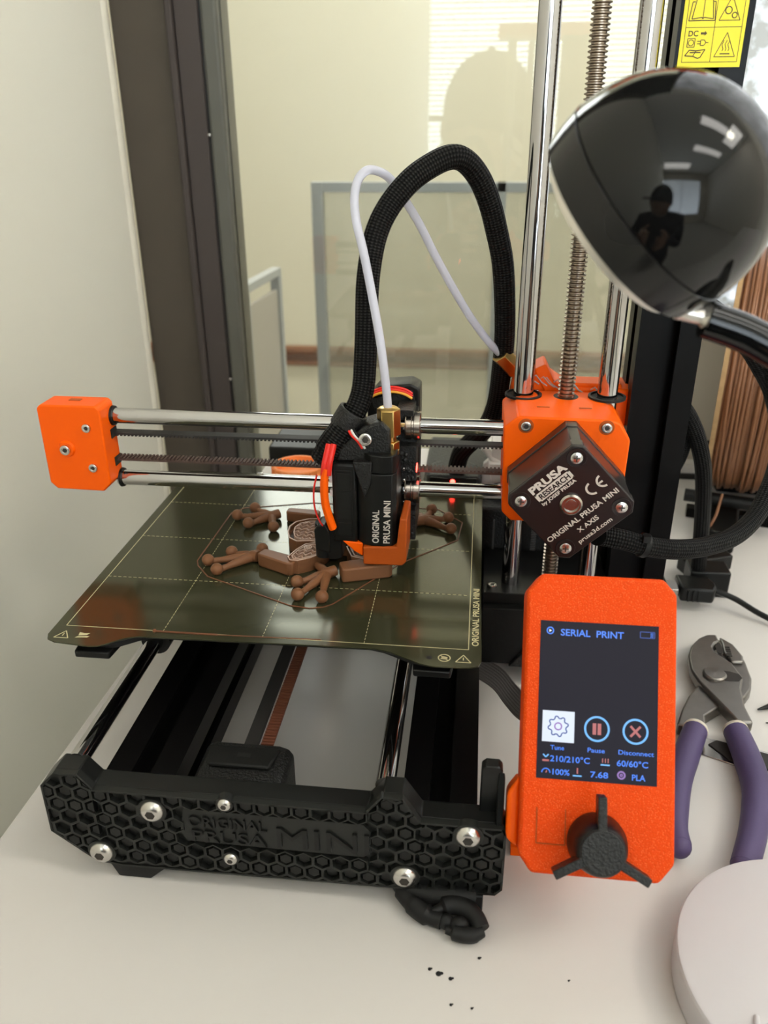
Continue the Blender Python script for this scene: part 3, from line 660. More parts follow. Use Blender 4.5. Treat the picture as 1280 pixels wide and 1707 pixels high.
m = MB(); m.box((-98, -3, 45.2), (108, 3, 46.2))
for i in range(101): m.box((-97+i*2, -3, 46.15), (-96+i*2, 3, 47.0))
pp('x_belt_lower', m, 'belt_brown', label='lower run of toothed belt, brownish teeth up')
# --- right-hand carriage (rides the tower rods) with x motor
CP = [(103.5, 30), (108, 25.5), (125, 25), (150, 25), (160.5, 45), (160.8, 69.5), (155.5, 77.5), (151, 79), (108.5, 79.5), (102.2, 74)]
m = MB(); m.prism(CP, -13.5, 31, 'y'); xc = pp('tower_carriage', m, 'orange', bevel=.9, label='orange carriage block riding the tower rods')
for a in (112.2, 153.6):
    m = MB(); m.lathe([(5.15, 0), (9.3, 0), (9.3, 1.1), (8.1, 1.3), (8.0, .4), (5.15, .3)], (a, 22, 79), (0, 0, 1), 32, closed=True); pp('linear_bearing', m, 'bearing' if False else 'rubber', xc)
m = MB(); m.lathe([(4.1, 0), (6.2, 0), (6.2, .2), (4.1, .2)], (133.4, 22, 79.1), (0, 0, 1), 24, closed=True); pp('screw_opening', m, 'sheet_edge', xc)
for a, b in ((112.4, 75.0), (149.4, 75.4)):
    m = MB(); m.lathe([(2.4, 0), (3.6, 0), (3.4, .15), (2.4, .1)], (a, -13.5, b), (0, -1, 0), 24, closed=True); pp('screw_recess', m, 'orange_soft', xc); screw(xc, (a, -13.4, b), (0, -1, 0), 2.4, 'cap')
m = MB(); text(m, '', 1, I2) if False else None
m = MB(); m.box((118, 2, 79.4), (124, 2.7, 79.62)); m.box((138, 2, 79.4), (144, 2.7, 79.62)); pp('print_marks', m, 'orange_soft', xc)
# motor
a0 = -0.0207; U = Vector((cos(a0+pi/4), 0, sin(a0+pi/4))); W = Vector((-sin(a0+pi/4), 0, cos(a0+pi/4))); MO = Vector((132.2, -47, 50.9))
MX = basis(MO, U, W, (0, -1, 0))
def oct_(h, c): return [(h, h-c), (h-c, h), (-h+c, h), (-h, h-c), (-h, -h+c), (-h+c, -h), (h-c, -h), (h, -h+c)]
m = MB(); face2(m, oct_(21.1, 3.6), -33.5, -26, MX); face2(m, oct_(20.6, 3.2), -26.2, -8, MX); face2(m, oct_(21.1, 3.6), -8.1, -1.4, MX)
mo = pp('x_motor', m, 'motor', label='square stepper motor turned on its corner', bevel=.3)
m = MB(); face2(m, oct_(20.9, 3.5), -1.5, 0, MX); pl = pp('motor_plate', m, 'labelblack', mo, bevel=.4)
m = MB()
for a, b in ((15.5, 15.5), (-15.5, 15.5), (15.5, -15.5), (-15.5, -15.5)):
    c_ = MX@Vector((a, b, 0)); m.lathe([(2.9, 0), (4.4, 0), (4.2, .5), (2.9, .4)], c_, (0, -1, 0), 24, closed=True)
    screw(mo, MX@Vector((a, b, .1)), (0, -1, 0), 2.75, 'philips')
pp('screw_collars', m, 'labelblack', mo)
m = MB(); m.lathe([(5.0, 0), (5.0, 1.2), (4.2, 1.9), (3.4, 1.9), (3.3, .8), (2.4, .8), (2.4, 1.1), (0, 1.1)], MX@Vector((0, 0, 0)), (0, -1, 0), 32); pp('shaft_bearing', m, 'bearing', mo, ang=30)
m = MB(); B_ = MX
def mt(s_, u, v, h, w_, b=.1, mbx=None): text(mbx or m, s_, h, B_@Matrix.Translation((u, v, 0.02)), b, .03, width=w_)
mt('PRUSA', -9.8, 14.1, 5.0, 19.4, .22)
for q in (((-9.8, 9.2), (9.4, 9.2), (9.4, 9.75), (-9.8, 9.75)), ((-9.8, 12.75), (9.4, 12.75), (9.4, 13.3), (-9.8, 13.3)), ((-9.8, 9.2), (-8.7, 9.2), (-8.7, 13.3), (-9.8, 13.3)), ((8.4, 9.2), (9.4, 9.2), (9.4, 13.3), (8.4, 13.3))): face2(m, list(q), .02, .08, B_)
face2(m, [(-9.7, 9.3), (9.3, 9.3), (9.3, 13.2), (-9.7, 13.2)], .0, .05, B_)
mt('by JOSEF PRUSA', -9.6, 7.0, 2.2, 18.4, .07)
mt('ORIGINAL PRUSA MINI', -19.2, -8.9, 3.5, 38.6, .07)
mt('X AXIS', -6, -13.6, 3.2, 11, .05); mt('prusa3d.com', -9.2, -18.1, 2.9, 18, .04)
for cx_, mid in ((10.6, False), (16.2, True)):
    a_ = circ2((cx_+1.2, -.2), 2.75, 18, pi*.5, pi*1.5) ; poly2(m, a_, .95, .02, .08, B_)
    if mid: line2(m, (cx_-1.4, -.2), (cx_+.9, -.2), .85, .02, .08, B_)
pp('silver_lettering', m, 'whiteprint', pl)
m = MB(); text(m, 'RESEARCH', 3.6, B_@Matrix.Translation((-8.2, 9.95, .05)), .1, .04, width=16.2); pp('black_lettering', m, 'labelblack', pl)
m = MB(); face2(m, [(-22, 22), (-18.5, 22), (-18.5, 18.5)], -20, -10, B_)
# motor cable exit
m = MB(); m.box((146, -30, 24), (151, -24, 30), rot=(0, rad(20), 0)); pp('cable_tip', m, 'cyan_tip_glow', mo)
mc = smooth_path([(148.0, -30.0, 27.6), (150.5, -28.0, 26.6), (160.9, -28.0, 24.9), (172.8, -26.0, 21.0), (188.5, -20.0, 17.1), (205.8, -8.0, 13.8), (222.4, 6.0, 13.3), (235.3, 20.0, 17.8), (243.4, 32.0, 25.5), (250, 44.0, 36), (254, 56, 52), (250, 66, 76), (240, 66, 92)])
m = MB(); m.tube(mc, 4.9, 20, vper=2.6); pp('motor_cable_sleeve', m, 'braid', mo, label='braided black sleeve curving right from the motor')
m = MB(); c_ = Vector((170.5, -26.4, 21.8)); d_ = Vector((11.9, 2, -3.9)).normalized(); m.lathe([(5.0, -1.3), (6.0, -1.3), (6.0, 1.3), (5.0, 1.3)], c_, d_, 24, closed=True); m.box(c_+Vector((-1.6, -6, 4)), c_+Vector((1.8, -2.5, 7.5))); pp('cable_tie', m, 'black', mo)
# orange extruder behind the carriage
m = MB(); m.prism([(106, 68), (108, 84), (118, 88.5), (128, 84), (134, 80), (168, 80), (168, 60), (106, 60)], 34, 58, 'y'); ex = pp('extruder_body', m, 'orange', bevel=1.2, label='orange extruder body behind the carriage')
m = MB(); m.box((121, 33, 74), (128, 52, 92), rot=(0, rad(-28), 0)); m.box((138, 36, 78), (163, 50, 82)); pp('extruder_arm', m, 'orange', ex, bevel=1)
m = MB()
for i in range(9):
    a_ = random.uniform(0, 1); p0 = Vector((112+a_*38, 33.4, 86-a_*7)); m.tube([p0, p0+Vector((2, -.3, 1.5)), p0+Vector((5, -.5, -2)), p0+Vector((8, -.2, -4))], .35, 6)
pp('plastic_strands', m, 'clear', ex, kind='stuff')
screw(ex, (119.5, 33.8, 76.5), (0, -1, 0), 2.4, 'cap'); screw(ex, (142, 33.8, 73), (0, -1, 0), 1.6, 'cap')
m = MB(); f2 = Vector((101.6, 46, 92.7)); fd = Vector((6.8, 3, -7.7)).normalized(); m.cyl(f2-fd*2, f2+fd*11, 5.4, 6, up=(0, 0, 1)); m.cyl(f2+fd*11, f2+fd*15, 3.2, 16); pp('brass_fitting', m, 'brass', ex, bevel=.3, label='rear brass hose fitting')
# --- print head
PHY = -33
m = MB(); m.box((22.6, -33, 19), (34.4, -7, 60)); ph = pp('print_head', m, 'black', bevel=1.2, label='black print head hanging from the arm')
m = MB(); m.box((24.2, -33.5, 22), (32.2, -33, 57)); m2 = MB(); m2.box((25.2, -33.8, 23.5), (31.6, -33.45, 30)); m2.box((25.2, -33.8, 47), (31.6, -33.45, 55.5)); m2.box((25.2, -33.75, 32), (31.6, -33.45, 46)); pp('fan_frame', m, 'black', ph, bevel=.4); pp('fan_recess', m2, 'plate', ph, bevel=.3)
m = MB(); m.prism([(34.4, -7), (34.4, -31), (37.5, -33.5), (41.5, -34.6), (47, -34.9), (51.5, -34), (53.3, -31.5), (53.3, -7)], 18.5, 56, 'z')
m.prism([(36, -7), (36, -28), (41.5, -33.6), (47, -34.4), (51.5, -33.6), (53, -31), (53, -7)], 56, 65, 'z'); pp('hotend_housing', m, 'black', ph, bevel=.5)
m = MB(); m.prism([(33, 62), (42, 62), (41.5, 52), (38.5, 44), (34.6, 56)], -35.2, -26, 'y'); pp('housing_facet', m, 'black_rough', ph, bevel=.5)
m = MB(); m.prism([(24, 60), (40, 60), (40, 71), (33, 73), (26, 66)], -30, -10, 'y'); m.prism([(28, 68), (37, 77), (46, 80), (50, 76), (50, 64), (36, 62)], -29, -12, 'y'); pp('hose_clamp', m, 'black_rough', ph, bevel=1.2)
screw(ph, (38.6, -30.2, 71.8), (0.05, -1, .1), 3.0, 'cap')
m = MB(); XT = basis((44.9, -34.95, 20.5), (0.02, 0, 1), (-1, .0, 0), (0, -1, 0)); text(m, 'ORIGINAL', 4.5, XT, .08, .03, width=17.5); XT2 = basis((50.2, -34.75, 20.5), (0.02, 0, 1), (-1, -.05, 0), (-.05, -1, 0)); text(m, 'PRUSA MINI', 4.5, XT2, .07, .03, width=22.5); pp('head_lettering', m, 'whiteprint', ph)
m = MB(); m.box((50.8, -2, 10), (60.4, 9, 76)); m.box((50.8, -9, 10), (60.6, -1, 26.4)); m.box((50.8, -9, 42.6), (60.6, -1, 60.8)); m.box((50.8, -8, 76), (59, 8, 79)); 
for i in range(26): 
    y_ = random.uniform(-9.6, -8.4); x_ = random.uniform(52, 59); z_ = random.choice([random.uniform(13, 25), random.uniform(44, 59), random.uniform(44, 59)]); m.ball((x_, -8.8, z_), random.uniform(.5, 1.4), seg=8, rg=5)
pp('carriage_plate', m, 'black_rough', ph, bevel=1.2)
for zz in (68.9, 34.6):
    m = MB(); m.lathe([(4.1, 0), (6.6, 0), (7.2, .6), (7.2, 3), (6.7, 3.3), (6.7, 4.2), (7.2, 4.5), (7.2, 7.2), (6.6, 7.6), (4.1, 7.6)], (54.6, 0, zz), (1, 0, 0), 32, closed=True); pp('linear_bearing', m, 'bearing', ph)
for zz in (49, 43, 37, 31, 25): screw(ph, (54.6, -9.2, zz), (0, -1, 0), .9, 'button')
m = MB(); m.box((59.4, -8.8, 47.5), (61, -4, 50.5)); pp('led_glow', m, 'red_led', ph, label='small red light')
# blower
m = MB(); m.prism([(34, 60), (34, 78), (40, 85), (56, 86.5), (60.5, 84), (60.8, 60), (60, 8), (55, 8), (54, 60)], 11, 27, 'y'); bw = pp('blower', m, 'black', ph, bevel=1)
m = MB(); m.lathe([(6.5, 0), (8.8, 0), (8.8, 1), (6.5, 1)], (49, 10.6, 72), (0, -1, 0), 28, closed=True); m.box((37, 9.5, 74), (58, 11.5, 81), rot=(0, rad(-14), 0)); pp('blower_shell', m, 'black_rough', ph, bevel=.8)
for mt_, dz, y_ in (('red', 0, 8.5), ('yellow_wire', -.9, 7.5), ('red', 1.0, 9.5)):
    m = MB(); m.tube(smooth_path([(31, y_, 74+dz), (34, y_, 79+dz), (39, y_, 82.6+dz), (46, y_, 84.2+dz), (53, y_, 83.2+dz), (57, y_, 81+dz)]), .65, 8); pp('wire', m, mt_, ph)
# duct
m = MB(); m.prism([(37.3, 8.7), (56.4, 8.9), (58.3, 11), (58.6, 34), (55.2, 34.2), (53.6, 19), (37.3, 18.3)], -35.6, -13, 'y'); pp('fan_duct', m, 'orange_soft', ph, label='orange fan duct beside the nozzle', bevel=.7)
m = MB(); m.prism([(27, 20), (36.9, 19.2), (36.9, 12.2), (33, 14.5)], -33.5, -20, 'y'); pp('duct_lip', m, 'orange', ph, bevel=.5)
m = MB(); m.cyl((44, -18, 8), (44, -18, 18), 3.0, 16);  m.lathe([(0.3, 0), (3, 2.6)], (44, -18, 8.2), (0, 0, 1), 16); pp('nozzle', m, 'brass', ph)
# probe, brackets
m = MB(); m.prism([(13, 25), (15, 27.5), (18.8, 28), (20.5, 24), (20.5, 12.5), (13.5, 14)], -33, -22, 'y'); m.prism([(19, 30), (26.5, 21), (26.5, 10), (24, 8.5), (19.5, 8.5), (19, 12)], -32, -20, 'y'); pp('probe_holder', m, 'black', ph, bevel=.6)
m = MB(); m.cyl((16.6, -28, 9), (16.6, -28, 27), 4, 20); pp('probe', m, 'black_print', ph)
# orange arc and red wires on the left flank
arc = smooth_path([(20.4, -34, 58), (19.6, -34.5, 54), (19.2, -35, 47), (19.6, -35, 40), (21.0, -34.5, 33), (22.6, -33.8, 27)], 6)
m = MB(); m.tube(arc, 2.5, 12, flat=.8); pp('orange_loop', m, 'orange', ph, label='orange plastic loop on the flank')
for k, dx in enumerate((0, 2.2)):
    m = MB(); m.tube(smooth_path([(21.6+dx, -31, 69), (20.6+dx, -33.5, 64), (19.8+dx, -34.6, 60), (19.2+dx, -35.0, 55)]), 1.5, 10); pp('red_wire', m, 'red', ph)
m = MB(); m.tube(smooth_path([(15.6, -33, 54), (13.8, -33, 46), (13.9, -33, 37), (16, -33, 30), (19, -32, 25)]), .45, 8); pp('thin_red_wire', m, 'red', ph)
m = MB(); m.box((21.2, -32, 50), (23, -28, 57)); m.box((21.4, -32, 43), (22.8, -29, 46)); pp('wire_plug', m, 'white', ph)
for i_, (dx, mt_) in enumerate(((0, 'red'), (1.3, 'white'), (2.6, 'black'))):
    m = MB(); m.tube(smooth_path([(30+dx, -28, 76), (32+dx, -30, 73.5), (35+dx, -30.3, 70.5), (37+dx, -30, 67)]), .6, 8); pp('wire', m, mt_, ph)
# brass fitting on the head
m = MB(); m.cyl((48.7, -22, 71.5), (48.4, -22, 84.2), 5.6, 6, up=(0, 1, 0)); m.cyl((48.4, -22, 84.2), (48.4, -22, 85), 5.0, 24, r1=3.6); m.cyl((48.8, -22, 68.5), (48.8, -22, 71.5), 3.4, 20); m.cyl((48.9, -22, 64.5), (48.9, -22, 68.5), 4.8, 6, up=(0, 1, 0)); m.cyl((49, -22, 62), (49, -22, 64.5), 4.6, 24); pp('brass_fitting', m, 'brass', ph, bevel=.35, label='tall brass hose fitting on the head')
# --- hoses
SL = [(22.0, -24.0, 66.1), (26.9, -23.0, 73.8), (32.5, -20.0, 81.8), (35.7, -16.0, 90.9), (36.5, -12.0, 104.2), (36.8, -8.0, 120.0), (37.1, -4.0, 138.3), (39.8, 0.0, 156.1), (45.1, 4.0, 168.6), (54.1, 8.0, 179.6), (63.1, 12.0, 186.1), (72.2, 16.0, 189.9), (78.8, 20.0, 188.3), (85.3, 24.0, 181.3), (90.5, 28.0, 170.7), (94.8, 32.0, 157.0), (98.7, 36.0, 141.2), (101.0, 41.0, 120.1), (102.0, 46.0, 101.1), (101.5, 51.0, 84.4), (100.6, 56.0, 68.3), (98.2, 62.0, 54.2), (93.7, 70.0, 42.9), (87.5, 78.0, 33.4), (80.8, 86.0, 21.8), (78.1, 92.0, 6.1), (78, 94, 0)]
sp = smooth_path(SL, 6); n = len(sp); rr = []
for i, p in enumerate(sp):
    r_ = 5.6
    if p.z > 60: r_ = 5.35
    rr.append(r_ if i > 8 else 5.6)
m = MB(); m.tube(sp, rr, 24, vper=2.6); pp('hotend_cable_sleeve', m, 'braid', label='thick braided black sleeve arching over the print head')
m = MB(); m.tube(smooth_path([(17.0, -26, 58.5), (18.4, -26, 60.8), (21, -25.5, 65), (24.5, -24.5, 70), (28, -23.5, 75)], 4), [4.8]*1+[6.2]*6+[6.9]*6+[6.6]*4, 24, vper=2.6); pp('sleeve_end', m, 'braid')
m = MB(); q = Vector((30.0, -22.2, 78.8)); d_ = Vector((5.2, .6, 8.4)).normalized(); m.lathe([(5.8, -5.5), (7.0, -5.5), (7.3, -4.5), (7.3, 3.5), (7.0, 4.5), (5.8, 4.5)], q, d_, 28, closed=True); cl_ = pp('sleeve_collar', m, 'black_rough', bevel=.3)
PT = [(48.2, -22.0, 83.9), (47.2, -22.0, 95.8), (44.6, -20.0, 114.6), (40.2, -14.0, 134.7), (35.9, -8.0, 151.9), (32.2, -3.0, 164.1), (30.8, 2.0, 173.7), (32.0, 6.0, 180.9), (35.6, 10.0, 184.7), (40.5, 14.0, 184.0), (45.5, 18.0, 180.3), (52.4, 22.0, 170.2), (58.4, 26.0, 160.1), (65.6, 30.0, 145.9), (74.7, 34.0, 129.6), (84.2, 38.0, 114.1), (93.9, 42.0, 101.1), (101.6, 46.0, 92.7)]
PT = [PT[0]]+[((x, y, z) if i < 3 else (x, y, z)) for i, (x, y, z) in enumerate(PT[1:])]
m = MB(); m.tube(smooth_path(PT, 6), 2.0, 14); pp('filament_hose', m, 'ptfe', label='milky white filament hose')
# sleeves on the right behind the tower
for nm, q, r_ in (('power_cable_sleeve', [(193, 72, 74), (196.5, 72.0, 66.6), (207.1, 76.0, 55.2), (216.5, 80.0, 39.1), (225.0, 88.0, 17.5), (232.2, 100.0, -11.2), (238.3, 112.0, -42.1), (241.8, 118.0, -66)], 4.9), ('inner_cable_sleeve', [(206, 84, 54), (211.2, 86.0, 42), (210.1, 86.0, 25.9), (204.1, 86.0, 10.3), (196, 86, 0), (190, 86, -20)], 4.2), ('upper_cable_sleeve', [(188, 62, 130), (198.4, 60.0, 122.2), (210.9, 62.0, 114.0), (226.1, 64.0, 101.4), (240.4, 70.0, 84.7), (254.0, 80.0, 65.3), (268, 90, 30), (274, 96, -20)], 5.2)):
    m = MB(); m.tube(smooth_path(q), r_, 20, vper=2.6); pp(nm, m, 'braid')
m = MB(); m.box((236, 112, -84.5), (262, 130, -66)); m.prism([(238, 130), (272, 144), (268, 156), (234, 142)], -80, -69, 'z'); pp('cable_plug', m, 'black', bevel=1)
m = MB(); m.prism([(180, 120), (240, 118), (240, 124), (180, 130)], -84.8, -78, 'z')
# ribbon cable
rib = MB(); rp = smooth_path([(90, 8, -74), (97, 0, -73), (107, -14, -70), (113, -32, -66), (118, -52, -58), (124, -70, -48)], 5)
for i in range(16):
    off = Vector((1.15*(i-7.5)*.30, 1.15*(i-7.5)*.95, -.35*(i-7.5)*.0)); rib.tube([p+off+Vector((0, 0, .15*(i % 2))) for p in rp], .62, 8)
pp('ribbon_cable', rib, 'greyplastic', label='grey flat ribbon cable')
# --- display unit
t_ = rad(57.1); VV = Vector((0, cos(t_), sin(t_))); NN = Vector((0, -sin(t_), cos(t_))); LO = Vector((138.3, -130.6, 8.4)); LX = basis(LO, (1, 0, 0), VV, NN)
DO = [(-27.2, -56.5), (-22.5, -62.8), (23, -62.8), (28.4, -56), (28.4, 41), (23.5, 46.6), (-21.7, 46.6), (-27.2, 39.5)]
m = MB(); face2(m, DO, -17, -.2, LX); du = pp('display_unit', m, 'orange_sparkle', label='orange display box with colour screen and control knob', bevel=1.3)
m = MB(); face2(m, [(-31.5, -53), (-27, -56), (-27, -30), (-31.5, -36)], -19, -6, LX); face2(m, [(-24, 30), (24, 30), (24, -50), (-24, -50)], -20, -16.5, LX); pp('display_bracket', m, 'orange', du, bevel=1.5)
m = MB(); m.box((112, -120, -84.9), (150, -104, -80)); m.prism([(-119, -80), (-106, -80), (-104, -34), (-117, -42)], 114, 148, 'x'); pp('display_stand', m, 'orange', du)
m = MB(); face2(m, [(-21.7, -28.9), (21.7, -28.9), (21.7, 28.9), (-21.7, 28.9)], -.25, .02, LX); scn = pp('screen', m, 'scr_bg', du, label='lit colour screen')
S0 = (.03, .06)
def icon(name, mt_, fn):
    mb = MB(); fn(mb); pp(name, mb, mt_, du)
def word(s_, u, v, h, w_, b=.03, mt_='scr_blue'): icon('screen_text', mt_, lambda mb: text(mb, s_, h, LX@Matrix.Translation((u, v, .03)), b, .015, width=w_))
B, Lb, Wh, Rd, Vi, Dk = 'scr_blue', 'scr_light', 'scr_white', 'scr_red', 'scr_violet', 'scr_dkblue'
word('SERIAL  PRINT', -14.2, 23.6, 3.5, 23.2, .06)
icon('status_ring', B, lambda mb: poly2(mb, circ2((-18.1, 25.2), 1.2, 20), .45, *S0, LX, True)); icon('status_dot', Wh, lambda mb: face2(mb, [(-18.5, 24.6), (-18.5, 25.8), (-17.5, 25.2)], *S0, LX))
icon('battery_icon', Dk, lambda mb: poly2(mb, [(15, 24.4), (20.2, 24.4), (20.2, 26.6), (15, 26.6)], .3, *S0, LX, True))
for k in (18.9, 19.5): icon('battery_bar', B, lambda mb: line2(mb, (k, 24.6), (k, 26.4), .22, *S0, LX))
icon('tune_tile', Wh, lambda mb: face2(mb, [(-20, -15.6), (-8.3, -15.6), (-8.3, -4.3), (-20, -4.3)], .02, .05, LX))
g_ = [((3.7 if (k//2) % 2 == 0 else 2.9)*cos(2*pi*(k+.5)/32)-14.2, (3.7 if (k//2) % 2 == 0 else 2.9)*sin(2*pi*(k+.5)/32)-9.9) for k in range(32)]
icon('gear_icon', Dk, lambda mb: poly2(mb, g_, .42, .05, .08, LX, True)); icon('gear_hole', Vi, lambda mb: poly2(mb, circ2((-14.2, -9.9), 1.25, 20), .5, .05, .08, LX, True))
for cx_ in (-.1, 13.8): icon('button_ring', Lb, lambda mb: poly2(mb, circ2((cx_, -9.9), 4.3, 32), .75, *S0, LX, True))
for k in (-1.0, .8): icon('pause_bar', Rd, lambda mb: face2(mb, [(k-.65, -12), (k+.65, -12), (k+.65, -7.9), (k-.65, -7.9)], *S0, LX))
icon('cross_bar', Rd, lambda mb: line2(mb, (12, -11.8), (15.6, -8), .85, *S0, LX)); icon('cross_bar', Rd, lambda mb: line2(mb, (12, -8), (15.6, -11.8), .85, .035, .065, LX))
for a_ in (('Tune', -16.8, -18.4, 2.3, 5.0), ('Pause', -3.3, -18.4, 2.3, 6.2), ('Disconnect', 7.8, -18.4, 2.3, 12.7), ('210/210°C', -16.8, -22.6, 3.0, 14.4, .05), ('60/60°C', 7.3, -22.6, 3.0, 11.2, .05), ('100%', -15.8, -27.3, 2.9, 6.2, .05), ('7.68', -2.1, -27.3, 3.0, 6.4, .05), ('PLA', 12.8, -27.3, 3.0, 4.8, .05)): word(*a_)
icon('nozzle_base', Rd, lambda mb: line2(mb, (-19.6, -22.4), (-17.2, -22.4), .7, *S0, LX)); icon('nozzle_icon', Lb, lambda mb: poly2(mb, [(-19.4, -20.2), (-18.4, -21.2), (-17.4, -20.2)], .5, *S0, LX))
icon('bed_icon', Lb, lambda mb: line2(mb, (1.5, -22.6), (4.8, -22.6), .5, *S0, LX))
for k in (2.2, 3.2, 4.2): icon('heat_bar', Rd, lambda mb: line2(mb, (k, -21.8), (k, -20.3), .35, *S0, LX))
icon('speed_dial', B, lambda mb: poly2(mb, circ2((-18.2, -26.8), 1.5, 12, 0, pi), .4, *S0, LX)); icon('speed_needle', Rd, lambda mb: line2(mb, (-18.2, -26.8), (-17.9, -26), .4, *S0, LX))
icon('height_base', Lb, lambda mb: line2(mb, (-8.4, -27.2), (-5.2, -27.2), .5, *S0, LX)); icon('height_arrow', Rd, lambda mb: line2(mb, (-6.8, -26.4), (-6.8, -24.4), .5, *S0, LX))
icon('spool_icon', Vi, lambda mb: poly2(mb, circ2((9, -25.8), 1.25, 18), .6, *S0, LX, True)); icon('spool_core', Vi, lambda mb: poly2(mb, circ2((9, -25.8), .4, 10), .4, *S0, LX, True))
m = MB(); poly2(m, [(-21, -39.3), (-21, -52), (-10.6, -52), (-10.6, -39.3)], .35, -.22, .0, LX); pp('flap_groove', m, 'orange_soft', du)
m = MB(); face2(m, [(-20.7, -51.7), (-10.9, -51.7), (-10.9, -40), (-20.7, -40)], -.3, .12, LX); pp('reset_flap', m, 'orange_sparkle', du, bevel=.1)
KC = Vector((.6, -50, 0))
m = MB(); m.lathe([(10.6, 0), (10.6, 3), (9.6, 9), (8.6, 13), (7.8, 14), (0, 14)], LX@KC, NN, 40, up=VV); kb = pp('control_knob', m, 'black', du, label='black three-winged control knob', ang=30)
m = MB()
for a_ in (91, 209, 331):
    a_ = rad(a_); dv = Vector((cos(a_), sin(a_))); nv = Vector((-dv.y, dv.x))*1.7
    c0 = Vector((KC.x, KC.y)); p = [c0+dv*2-nv, c0+dv*18.6-nv*.9, c0+dv*18.6+nv*.9, c0+dv*2+nv]; face2(m, [(q.x, q.y) for q in p], 8.2, 14.4, LX)
m.lathe([(0, 13.8), (7.6, 13.8), (7.6, 14.7), (0, 14.7)], LX@KC, NN, 36, up=VV)
pp('knob_wings', m, 'black_rough', du, bevel=.4)

#@@OBJECTS
# ------------------------------------------------------------------ things on and round the printer
fr = emp('printed_frog', (0, -5, 0.05), 'half printed brown plastic jointed frog lying on the print sheet', 'toy')
def toe(mb, hub, tip, r0=2.3, r1=1.55):
    h = Vector(hub); t = Vector(tip); mid = (h+t)/2; mid.z = 2.4
    mb.tube([h, h.lerp(t, .35)+Vector((0, 0, .2)), mid.lerp(t, .4), t], [r0*1.15, r0, r1, r1], 12); 
def foot(hub, tips, wrist):
    m = MB()
    for t in tips:
        toe(m, (hub[0], hub[1], 2.6), (t[0], t[1], 2.3)); 
    m.ball((hub[0], hub[1], 2.9), 3.3, sz=.85, seg=18, rg=10)
    if wrist: m.tube([(hub[0], hub[1], 2.8), (wrist[0], wrist[1], 3.2)], [2.9, 2.7], 12)
    o = part('webbed_foot', m, 'brown', fr)
    for t in tips:
        m = MB(); m.ball((t[0], t[1], 3.1), 3.15, sz=.98, seg=22, rg=14); part('toe_tip', m, 'brown', o)
foot((-24, 26), [(-43.5, 25), (-36, 35.6), (-34.5, 15.5), (-19.5, 12.5)], (-20, 29))
foot((-22, -22), [(-43.5, -29), (-34, -19), (-19, -14.2), (-36.2, -38)], (-19, -23))
foot((19, -36), [(8.3, -21), (6.2, -45.8), (9, -57.5), (20.8, -58.5)], (23, -33))
foot((63, 30), [(78, 20), (76, 34), (66, 44), (55, 42)], (58, 27))
def slab(name, a, b, w0, w1, h, mt_='brown'):
    a = Vector(a); b = Vector(b); d = (b-a).normalized(); n = Vector((-d.y, d.x))
    pts = [a-n*w0*.5, a+d*2-n*w0*.5-n*.6, b-d*2-n*w1*.5-n*.6, b-n*w1*.35, b+n*w1*.35, b-d*2+n*w1*.5+n*.6, a+d*2+n*w0*.5+n*.6, a+n*w0*.5]
    m = MB(); m.prism([(p.x, p.y) for p in pts], .1, h, 'z'); return part(name, m, mt_, fr, bevel=.8)
slab('lower_leg', (-17, -24), (3, -33), 6, 7.5, 7.2)
slab('lower_arm', (-15, 28), (4, 26), 5, 6, 6.5)
slab('lower_leg', (26, -36), (50, -27), 8, 9, 7.6)
slab('lower_arm', (52, 24), (40, 12), 6, 7, 7.2)
def opencell(name, pts, h, spiral=None):
    m = MB(); m.prism(pts, .1, h-2.9, 'z'); o = part(name, m, 'brown', fr); H0 = h-2.9
    m = MB(); cc = (sum(p[0] for p in pts)/len(pts), sum(p[1] for p in pts)/len(pts)); m.prism([(cc[0]+(p[0]-cc[0])*.94, cc[1]+(p[1]-cc[1])*.94) for p in pts], h-2.91, h-2.86, 'z'); part('inner_floor_shade', m, 'brown_shade', o)  # thin dark sheet painting the shade at the cell bottoms
    m = MB(); poly2(m, [(cc[0]+(p[0]-cc[0])*.985, cc[1]+(p[1]-cc[1])*.985) for p in pts], .55, h-2.9, h-.1, Matrix.Identity(4), True); part('outer_wall', m, 'brown', o)
    m = MB(); n = len(pts)
    I = Matrix.Identity(4); poly2(m, pts, .5, h-.4, h, I, True)
    c = (sum(p[0] for p in pts)/n, sum(p[1] for p in pts)/n)
    ins = [(c[0]+(p[0]-c[0])*.82, c[1]+(p[1]-c[1])*.82) for p in pts]; poly2(m, ins, .4, H0, h, I, True)
    x0 = min(p[0] for p in pts); x1 = max(p[0] for p in pts); y0 = min(p[1] for p in pts); y1 = max(p[1] for p in pts)
    def inside(q):
        r = False
        for i in range(n):
            a, b = ins[i], ins[(i+1) % n]
            if (a[1] > q[1]) != (b[1] > q[1]) and q[0] < (b[0]-a[0])*(q[1]-a[1])/(b[1]-a[1])+a[0]: r = not r
        return r
    yy = y0
    while yy < y1:
        t = x0
        while t < x1:
            p, q = (t, yy+1.1*sin(t*1.6)), (t+.4, yy+1.1*sin((t+.4)*1.6))
            if inside(p) and inside(q): line2(m, p, q, .28, H0, h-.05, I)
            t += .4
        yy += 3.7
    if spiral: poly2(m, circ2(spiral, 1.9, 16), .5, H0, h+.03, I, True); poly2(m, circ2(spiral, .8, 12), .5, H0, h+.03, I, True)
    part('open_layer', m, 'brown_cut', o)
    m = MB(); 
body = [(-7.5, -3), (-8.2, 4), (-6, 10), (0, 14), (10, 15.5), (24, 14), (32, 6), (34, -4), (26, -12), (14, -13), (6, -11.5), (-1, -12.5), (-5.5, -9)]
opencell('frog_body', body, 8)
